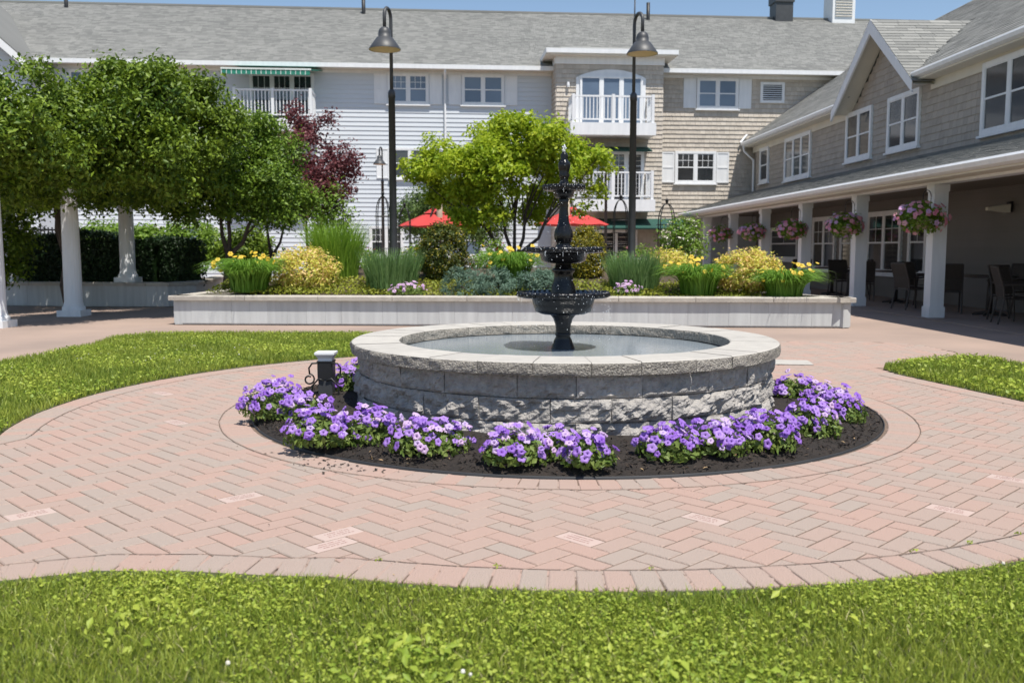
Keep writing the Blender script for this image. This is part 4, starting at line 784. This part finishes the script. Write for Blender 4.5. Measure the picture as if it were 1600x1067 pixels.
# upper roof
ez, ev, rv, rz_ = 5.28, 1.98, 6.9, 8.72; wl = math.hypot(rv-ev, rz_-ez); du = ((rv-ev)/wl, 0, (rz_-ez)/wl); dn = (-(rz_-ez)/wl, 0, (rv-ev)/wl)
b = MB(); zx = lambda x: ez + (x - ev) * (rz_ - ez) / (rv - ev); xm = VW + .12
b.add([(ev,U0,ez),(ev,gc-gh,ez),(xm,gc-gh,zx(xm)),(xm,gc+gh,zx(xm)),(ev,gc+gh,ez),(ev,U1+6,ez),(rv,U1+6,rz_),(rv,gc+gh,rz_),(rv,gc-gh,rz_),(rv,U0,rz_)], [(0,1,8,9),(2,3,7,8),(4,5,6,7)]); b.add([(rv,U0,rz_),(rv,U1+6,rz_),(2*rv-ev,U1+6,ez),(2*rv-ev,U0,ez)], [(0,1,2,3)]); b.build('roof', 'roof', WG)
def rclip(u, v):                      # leave the strip in front of the gable free
    y = U1 + 6 - u; return not (abs(y - gc) < gh - v * du[2] / .78 and v * du[2] < 1.7)
shingles(WG, 'roof_shingle', (ev,U1+6,ez+.012), (0,-1,0), du, dn, U1+6-U0, wl, .15, (.30,.40,.52), 'roof', .014, rclip, 300, stuff='roof_shingles_far')
def run(f, a0, a1, q, m, name):
    b = MB(); b.fbox(f, a0, a1, *q); b.build(name, m, WG)
fe = lambda a, z, c: Vector((ev - c, a, z))
for (a0, a1) in ((U0, gc-gh-.05), (gc+gh+.05, U1+.3)):
    b = MB(); k = [(ev+.02,ez-.02),(ev-.10,ez-.01),(ev-.12,ez-.05),(ev-.09,ez-.12),(ev+.0,ez-.15),(ev+.02,ez-.15)]; n = len(k)
    b.add([(x,a0,z) for x,z in k] + [(x,a1,z) for x,z in k], [(i,(i+1)%n,n+(i+1)%n,n+i) for i in range(n)] + [tuple(range(n)), tuple(range(2*n-1,n-1,-1))]); b.build('gutter', 'white', WG)
    run(fe, a0, a1, (ez-.19, ez-.152, -(VW-ev), -.02), 'cream', 'soffit'); run(fw, a0, a1, (ez-.40, ez-.192, 0, .045), 'cream', 'frieze_board')
# gable roof, rake boards
gx = ev - .12; gp = 6.98
for s_ in (-1, 1):
    b = MB(); y0, y1 = gc + s_ * (gh + .22), gc; z0 = gb - .02
    b.add([(gx,y0,z0),(gx,y1,gp),(rv-1.9,y1,gp),(ev+.3,y0,z0)], [(0,1,2,3)]); o = b.build('gable_roof', 'roof', WG)
    L_ = math.hypot(y1-y0, gp-z0); d_ = Vector((0,(y1-y0)/L_,(gp-z0)/L_)); nn_ = Vector((0,-s_*0+ (s_)*(gp-z0)/L_, abs(y1-y0)/L_))
    def gclip2(u, v, L_=L_): return u < .25 + (v / L_) * (rv - 1.9 - gx - .3) + .25
    shingles(WG, 'gable_shingle', Vector((gx-.03,y0,z0)) + nn_ * .02, (1,0,0), d_, nn_, 3.4, L_, .15, (.30,.40,.52), 'roof', .014, gclip2, 120 if s_ < 0 else 0, stuff='gable_shingles_far')
    b = MB(); dz = .26; b.add([(gx-.03,y0,z0-dz*.9),(gx-.03,y0,z0+.02),(gx-.03,y1,gp+.02),(gx-.03,y1,gp-dz*1.25),(gx+.02,y0,z0-dz*.9),(gx+.02,y0,z0+.02),(gx+.02,y1,gp+.02),(gx+.02,y1,gp-dz*1.25)], [(0,1,2,3),(0,3,7,4),(1,5,6,2)]); b.build('rake_board', 'white', WG)
    b = MB(); b.add([(gx+.02,y0,z0-.06),(gx+.02,y1,gp-.08),(VW,y1,gp-.08),(VW,y0,z0-.06)], [(0,1,2,3)]); b.build('rake_soffit', 'cream', WG)
spout(WG, [(ev-.04,U1+.15,ez-.1),(ev-.02,U1+.1,ez-.35),(VW-.1,U1-.02,ez-.7),(VW-.1,U1-.02,3.4)]); spout(WG, [(ev-.1,U1+.35,ez),(ev+1.0,U1+.9,ez+1.25),(ev+1.9,U1+1.2,ez+2.1)])
# porch roof, beam, ceiling, columns
pe, pz, pw, pzt = -.42, 2.58, VW, 3.42; pl_ = math.hypot(pw-pe, pzt-pz); pu = ((pw-pe)/pl_, 0, (pzt-pz)/pl_); pn = (-(pzt-pz)/pl_, 0, (pw-pe)/pl_)
b = MB(); b.add([(pe,U0,pz),(pe,U1+.2,pz),(pw,U1+.2,pzt),(pw,U0,pzt)], [(0,1,2,3)]); b.build('porch_roof', 'roof', WG)
shingles(WG, 'porch_shingle', (pe,U1+.2,pz+.012), (0,-1,0), pu, pn, U1+.2-U0, pl_, .15, (.28,.36,.46), 'roof', .016, None, 300, stuff='porch_shingles_far')
b = MB(); k = [(pe+.03,pz-.01),(pe-.09,pz),(pe-.12,pz-.04),(pe-.09,pz-.11),(pe-.02,pz-.14),(pe+.03,pz-.14)]; n = len(k)
b.add([(x,U0,z) for x,z in k] + [(x,U1+.2,z) for x,z in k], [(i,(i+1)%n,n+(i+1)%n,n+i) for i in range(n)] + [tuple(range(n)), tuple(range(2*n-1,n-1,-1))]); b.build('porch_gutter', 'white', WG)
b = MB(); b.box(pe+.035,.0,U0,U1,2.405,2.44); b.build('porch_soffit', 'cream', WG); b = MB(); b.box(.002,.26,U0,U1,2.36,2.56); b.build('beam', 'white', WG); b = MB(); b.box(.262,VW,U0,U1,2.47,2.50); b.build('ceiling', 'pceil_shaded', WG)
b = MB(); b.box(-.15,VW,U0,U1,-.05,.008); b.build('porch_floor', 'concrete', WG)
b = MB(); b.box(.3,VW,18.9,19.15,.0,2.46); b.build('porch_end_wall', 'siding', WG)
colm = MB(); colm.box(-.125,.125,-.125,.125,.20,2.36); colm.box(-.142,.142,-.142,.142,.006,.20); colm.box(-.14,.14,-.14,.14,2.24,2.358); cme = colm.mesh('porch_column', 'white')
CU = [-7.0+.12, -3.42, 0, 3.45, 6.88, 10.3, 13.73, 17.3]
for u in CU: obj('porch_column', cme, WG, Matrix.Translation((.125, u + .0, 0)))
# wall fixture near the near column
b = MB(); b.add([(VW-.52,1.55,1.98),(VW-.52,1.65,1.98),(VW-.52,1.65,2.04),(VW-.52,1.55,2.04),(VW-.10,1.5,1.93),(VW-.10,1.72,1.93),(VW-.10,1.72,2.10),(VW-.10,1.5,2.10)], [(0,3,2,1),(4,5,6,7),(0,1,5,4),(1,2,6,5),(2,3,7,6),(3,0,4,7)]); b.build('wall_fixture', 'cream', WG)
b = MB(); b.box(VW-.099,VW-.02,1.56,1.66,1.95,2.15); b.build('fixture_bracket', 'black', WG)
WM = Matrix.Translation(WG.location) @ Matrix.Rotation(R(1.65), 4, 'Z')
def wl_(x, y, z=0): return WM @ Vector((x, y, z))
# hanging baskets
PF = [flower_mesh('geranium_bloom', ['pink', 'pink'], 1.2), flower_mesh('geranium_bloom_small', ['pink', 'pink'], .95), flower_mesh('geranium_bloom_pale', ['pinklav', 'pink'], 1.1)]
for i, (px, py, wpx, u, lab) in enumerate(((1441,338,78,-.15,'largest hanging basket of pink geraniums at the nearest porch column'),(1320,348,56,3.3,'hanging basket of pink geraniums at the second porch column'),(1236,355,48,6.75,'hanging basket of pale pink geraniums at the third porch column'),(1175,358,42,10.2,'hanging basket of pink geraniums at the fourth porch column'),(1126,361,38,13.6,'farthest hanging basket of pink geraniums by the white rose'))):
    Y = wl_(-.3, u).y - .1; c = at(px, py + 6, Y); t = thing('hanging_basket', lab, 'hanging basket', c, 0, 'hanging baskets along the porch'); k = Y / FPX; r = wpx * k / 2
    b = MB(); b.lathe([(.001,-.16),(.09,-.15),(.15,-.02),(.155,0),(.14,0),(.001,-.01)], 18); b.build('pot', 'beige', t, True)
    crown('foliage', [(c.x, c.y, c.z + .04, r * .85, r * .8, r * .58)], 110, 14, .08, .065, 'shrub', t, .5)
    for j in range(70):
        d = Vector((random.gauss(0, 1), random.gauss(0, 1), random.gauss(.15, .8))).normalized(); p = Vector((d.x * r, d.y * r * .9, .04 + d.z * r * .65)) * random.uniform(.82, 1.08); me = random.choice(PF)
        obj('flower', me, t, Matrix.Translation(p) @ (d + Vector((0, -.4, .3))).normalized().to_track_quat('Z', 'Y').to_matrix().to_4x4() @ Matrix.Scale(random.uniform(1.0, 1.7), 4))
    zt = 2.30 - c.z; cx = wl_(.0, u + .15, 0) - c
    b = MB(); b.tube([(0,0,zt-.25)] + [(cx.x*.5*(1-math.cos(q)), cx.y*.5*(1-math.cos(q)), zt-.16+.12*math.sin(q)) for q in [j*math.pi/10 for j in range(11)]] + [(cx.x, cx.y, zt-.45)], .007, 6)
    for q in range(3): b.tube([(0,0,zt-.25),(.15*math.cos(q*2.1),.15*math.sin(q*2.1),0)], .003, 4)
    b.build('hook_and_chains', 'black', t)
# patio furniture under the porch
def chair(x, y, rz, label):
    p = wl_(x, y); t = thing('patio_chair', label, 'chair', (p.x, p.y, .008), rz, 'patio chairs under the porch')
    for sx in (-1, 1):
        b = MB(); b.tube([(sx*.26,-.26,0),(sx*.26,-.24,.42),(sx*.27,-.22,.62)], .017, 6); b.build('leg', 'bronze', t)
        b = MB(); b.tube([(sx*.25,.30,0),(sx*.25,.22,.40),(sx*.25,.24,.60),(sx*.24,.34,.93)], .017, 6); b.build('leg', 'bronze', t)
        b = MB(); b.tube([(sx*.27,-.25,.625),(sx*.28,-.1,.65),(sx*.27,.1,.65),(sx*.25,.26,.64)], .019, 6); b.build('arm', 'bronze', t)
    b = MB(); b.tube([(-.25,-.25,.41),(.25,-.25,.41)], .015, 6); b.tube([(-.24,.34,.93),(.24,.34,.93)], .017, 6); b.tube([(-.25,.22,.41),(.25,.22,.41)], .014, 6); b.build('frame', 'bronze', t)
    b = MB(); b.add([(-.245,-.25,.425),(.245,-.25,.425),(.24,0,.405),(-.24,0,.405),(.245,.22,.415),(-.245,.22,.415)], [(0,1,2,3),(3,2,4,5)]); b.build('seat', 'sling', t).modifiers.new('t','SOLIDIFY').thickness = .008
    b = MB(); b.add([(-.24,.225,.44),(.24,.225,.44),(.24,.26,.66),(-.24,.26,.66),(.23,.34,.92),(-.23,.34,.92)], [(0,1,2,3),(3,2,4,5)]); b.build('backrest', 'sling', t).modifiers.new('t','SOLIDIFY').thickness = .008
def table(x, y, label):
    p = wl_(x, y); t = thing('patio_table', label, 'table', (p.x, p.y, .008), 0, 'patio tables under the porch')
    b = MB(); b.lathe([(.001,.74),(.44,.74),(.455,.73),(.455,.715),(.43,.70),(.001,.70)], 28); b.build('table_top', 'bronze', t)
    b = MB(); b.tube([(0,0,.05),(0,0,.70)], [.045,.04], 10); b.build('pedestal', 'bronze', t, True)
    for i in range(4): b = MB(); a = R(45 + 90*i); b.tube([(0,0,.07),(math.cos(a)*.3,math.sin(a)*.3,.02)], [.035,.02], 6); b.build('foot', 'bronze', t)
table(1.35, .35, 'dark round patio table right of the nearest porch column'); chair(.95, 1.2, R(160), 'patio chair half hidden behind the nearest porch column'); chair(1.15, -.75, R(20), 'patio chair on the near side of the nearest table'); chair(2.0, .9, R(-70), 'patio chair against the wall behind the nearest table'); chair(.75, -1.5, R(75), 'dark patio chair cut by the right edge of the photo')
table(1.35, 4.3, 'dark round patio table between the two nearest porch columns'); chair(1.2, 3.2, R(10), 'patio chair with its back to the camera between the nearest columns'); chair(.75, 2.2, R(100), 'patio chair seen side on just left of the nearest column'); chair(.95, 5.3, R(170), 'patio chair beyond the second table facing the camera'); chair(2.0, 4.4, R(-90), 'patio chair against the wall at the second table')
table(1.35, 8.2, 'dark round patio table left of the second porch column'); chair(1.2, 7.1, R(5), 'patio chair on the near side of the farthest table'); chair(.8, 9.2, R(175), 'patio chair on the far side of the farthest table'); chair(2.0, 8.3, R(-90), 'patio chair against the wall at the farthest table')
b = MB(); b.box(-.45,.45,-.35,.35,0,.02,0); 
# white low railing beside the entry
rl = thing('entry_railing', 'short white railing beyond the right lamp base', 'railing', at(1012, 389, 32) - Vector((0,0,CAM_H))); b = MB(); b.box(-.5,.6,-.03,.03,.86,.92); b.box(-.5,.6,-.03,.03,.2,.25); b.build('rail', 'white', rl); me = MB(); me.box(-.02,.02,-.02,.02,0,.87); mm = me.mesh('baluster', 'white')
for i in range(9): obj('baluster', mm, rl, Matrix.Translation((-.48 + i * .132, 0, 0)))

# ---------------------------------------------------------------- left side: planter wall, pergola, vine, trees, hedge
lw = thing('side_planter_wall', 'shaded low planter wall behind the pergola columns', 'planter', (-9, 20, 0)); LWP = [(-14.5,20.9),(-9.2,19.95),(-7.35,19.9),(-6.95,20.5),(-7.2,22.5),(-7.8,25.5)]
for A, B in zip(LWP, LWP[1:]): wallrun(lw, A, B, .52, 'panel', .45, .42, .26, .04)
b = MB(); b.add([(-14.5,21.1,.44),(-9.2,20.15,.44),(-7.4,20.1,.44),(-7.1,20.6,.44),(-7.4,22.5,.44),(-8,25.5,.44),(-14.5,26,.44)], [tuple(range(7))]); tag(b.build('side_planter_soil', 'soil'), kind='structure')
pg = thing('pergola', 'white pergola on fluted columns buried in vine at the left', 'pergola', (-9.4, 17.4, 0))
def column(x, y, z0, h):
    b = MB(); fl = lambda i, a: 1 - (.035 * abs(math.sin(10 * a)) if 5 <= i <= 8 else 0); x -= pg.location.x; y -= pg.location.y
    b.lathe([(.20,.10),(.205,.13),(.20,.16),(.175,.18),(.170,.22),(.160,.26),(.158,.9),(.150,1.7),(.138,h-.16),(.15,h-.14),(.15,h-.10),(.17,h-.06),(.17,h-.05)], 80, (x,y,z0), wob=fl); c = b.build('column', 'white', pg, True)
    b = MB(); b.box(x-.22,x+.22,y-.22,y+.22,z0-.02,z0+.10); b.build('plinth', 'white', c); b = MB(); b.box(x-.19,x+.19,y-.19,y+.19,z0+h-.05,z0+h); b.build('capital', 'white', c)
for x, y, z in ((-8.22,14.8,0),(-8.16,17.32,0),(-8.33,20.25,.52),(-11,14.8,0),(-11,17.32,0),(-11.1,20.6,.50)): column(x, y, z, 2.75 - z)
for x in (-8.2,-11): b = MB(); b.box(x+9.4-.07,x+9.4+.07,-3.6,4.0,2.75,2.95); b.build('beam', 'white', pg)
for i in range(12): b = MB(); y = -3.5 + i * .65; b.box(-2.2,1.5,y-.03,y+.03,2.95,3.10); b.build('rafter', 'white', pg)
vn = thing('wisteria_vine', 'dense dark green vine covering the pergola on the left', 'vine', (-8.6, 16.3, 0))
vb = [bl(20,205,14.6,.95,.9,.85), bl(85,225,15.3,.9,.9,.85), bl(185,190,16.3,1.1,1,.95), bl(240,170,16.8,.9,.9,.65), bl(130,250,16.2,1.0,1,.65), bl(235,250,16.6,1.0,.9,.75), bl(300,210,17.5,.9,.8,.75), bl(-60,200,14.8,1.1,1,.95), bl(-60,250,17.5,1.5,1.5,.9), bl(60,260,18.5,1.6,1.3,.75), bl(190,265,19.0,1.4,1.2,.7), bl(290,270,18.2,.9,.8,.65), bl(215,128,16.6,.7,.6,.35), bl(125,185,16.0,.8,.8,.7), bl(330,185,18.3,.8,.8,.6), bl(300,160,17.6,.6,.6,.45), bl(150,300,20.2,1.3,.8,.45), bl(40,300,20.0,1.2,.8,.5), bl(270,300,19.4,.8,.7,.4), bl(60,305,16.5,.5,.5,.3), bl(155,308,17.2,.55,.5,.28), bl(232,312,18.0,.5,.5,.3), bl(285,322,18.8,.5,.5,.3), bl(20,300,15.5,.5,.5,.35), bl(255,112,16.9,.35,.35,.22), bl(305,140,17.4,.4,.4,.25), bl(170,112,16.2,.3,.3,.2), bl(60,120,15.0,.35,.35,.25)]
o, cc = crown('foliage', lumpy(vb, 5, .4), 3500, 32, .19, .09, 'vine', vn, .35, .5, down=.5)
b = MB()
for (x, y) in ((-8.75,15.3),(-9.0,18.8),(-10.4,16.2)):
    pts = [(x + random.gauss(0,.06) + 8.6, y + random.gauss(0,.06) - 16.3, z) for z in (0,.5,1.0,1.6,2.2,2.9)]; b.tube(pts, [.10,.085,.075,.07,.06,.04], 8); b.tube([(q[0]+.07*math.sin(3*q[2]), q[1]+.07*math.cos(3*q[2]), q[2]) for q in pts], .045, 6)
for i in rng.choice(len(cc), 26, replace=False): q = cc[i]; b.tube([(q[0]*.6-8.6*.4+8.6, q[1]*.6+16.3*.4-16.3, 2.8),(q[0]+8.6, q[1]-16.3, q[2])], [.03,.01], 5)
b.build('trunk', 'bark', vn, True)
tree('side_tree', 'green spreading tree between the vine and the purple tree', 352, 19.6, .4, [bl(370,265,19.6,1.15,1.0,.85), bl(420,290,19.4,.75,.7,.6), bl(330,230,19.9,.9,.9,.7), bl(440,245,19.8,.55,.6,.5), bl(395,215,20,.7,.7,.45), bl(430,335,19.4,.55,.5,.3), bl(350,320,19.6,.7,.6,.4)], 900, 32, .2, .078, 'treeg', .09, .35, nl=10, down=.4)
tree('side_tree', 'slim green tree left of the golden spirea', 417, 20.6, .4, [bl(420,300,20.6,.8,.7,.6), bl(460,310,20.8,.5,.5,.45)], 280, 30, .2, .08, 'treeg', .06, .4, nl=6)
tree('purple_tree', 'purple leaved tree in front of the clapboard wall', 480, 23.5, 0, [bl(480,235,23.5,.7,.7,.6), bl(505,265,23.3,.75,.6,.5), bl(470,200,23.8,.5,.5,.4), bl(535,245,23.4,.4,.4,.3), bl(500,320,23.2,.55,.5,.35), bl(490,290,23.0,.6,.5,.35), bl(525,300,23.1,.5,.5,.35), bl(470,325,22.9,.4,.4,.25), bl(512,185,23.5,.16,.16,.2), bl(455,180,23.6,.2,.2,.3)], 440, 24, .17, .085, 'purple', .06, .35, nl=10)
shrub('loose_shrub', 'pale green loose shrub below the purple tree', 'shrub', 515, 22.8, 70, 285, 400, 'shrub', 110, 24, .09, None, None, .4, .22)
def hedge(label, A, B, dep, z0, z1):
    A, B = Vector((*A, 0)), Vector((*B, 0)); L = (B - A).length; d = (B - A) / L; nl = Vector((-d.y, d.x, 0)); t = thing('hedge', label, 'hedge', (*(A.xy), z0)); n = int(L * 3200)
    u = rng.random(n) * L; s_ = rng.random(n); k = rng.random(n); h = z1 - z0
    w_ = np.where(k < .55, rng.random(n) * .12, rng.random(n) * dep); zz = np.where(k < .55, s_ * h, h - rng.random(n) * .1) + z0 + .05 * np.sin(u * 3.1) + .09 * np.sin(u * 1.7 + 1) + rng.normal(size=n) * .03
    P = np.outer(u, d) + np.outer(w_, nl) + np.array(A) + np.column_stack([0*zz, 0*zz, zz]); Nn = nrm(np.where((k < .55)[:, None], -np.array(nl), np.array([0, 0, 1.])) + rng.normal(size=(n, 3)) * .6)
    obj('foliage', leafmesh('foliage', P - np.array((*(A.xy), z0)), Nn, .07 * (.6 + .8 * rng.random(n)), 'hedge', .5), t)
    b = MB(); f = lambda a, z, c: d * a + nl * c + Vector((0, 0, z)); b.fbox(f, .1, L - .1, 0, h - .08, .12, dep - .05); b.build('inner_mass', 'hedge', t)
hedge('dark clipped hedge behind the left pergola columns', (-14,21.2), (-7.9,20.5), 1.2, .42, 1.52); hedge('dark clipped hedge end left of the raised planter', (-7.7,20.55), (-6.95,21.3), 1.2, .40, 1.35)
for px, Y, wd_, y0, y1, lab in ((300,23,110,345,420,'bright green leafy shrub under the side tree'), (165,24,120,352,400,'light green shrub behind the hedge between the columns'), (225,24.5,60,355,400,'small light green shrub right of the middle column'), (385,22.5,80,360,425,'dark leafy shrub beneath the slim tree'), (5,19.2,90,280,440,'dark overgrown shrub at the left edge behind the column')):
    shrub('leafy_shrub', lab, 'shrub', px, Y, wd_, y0, y1, 'shrub' if 'dark' not in lab else 'vine', 220, 22, .10, None, 'shrubs on the left', .5, .2)
fn = thing('picket_fence', 'black metal fence behind the hedge at the far left', 'fence', (*at(60, 389, 27).xy, 0)); b = MB(); b.box(-2.6,1.6,-.02,.02,1.75,1.80); b.box(-2.6,1.6,-.02,.02,.3,.35); b.build('rail', 'black', fn); me = MB(); me.box(-.015,.015,-.015,.015,0,1.85); mm = me.mesh('picket', 'black')
for i in range(38): obj('picket', mm, fn, Matrix.Translation((-2.6 + i * .112, 0, 0)))
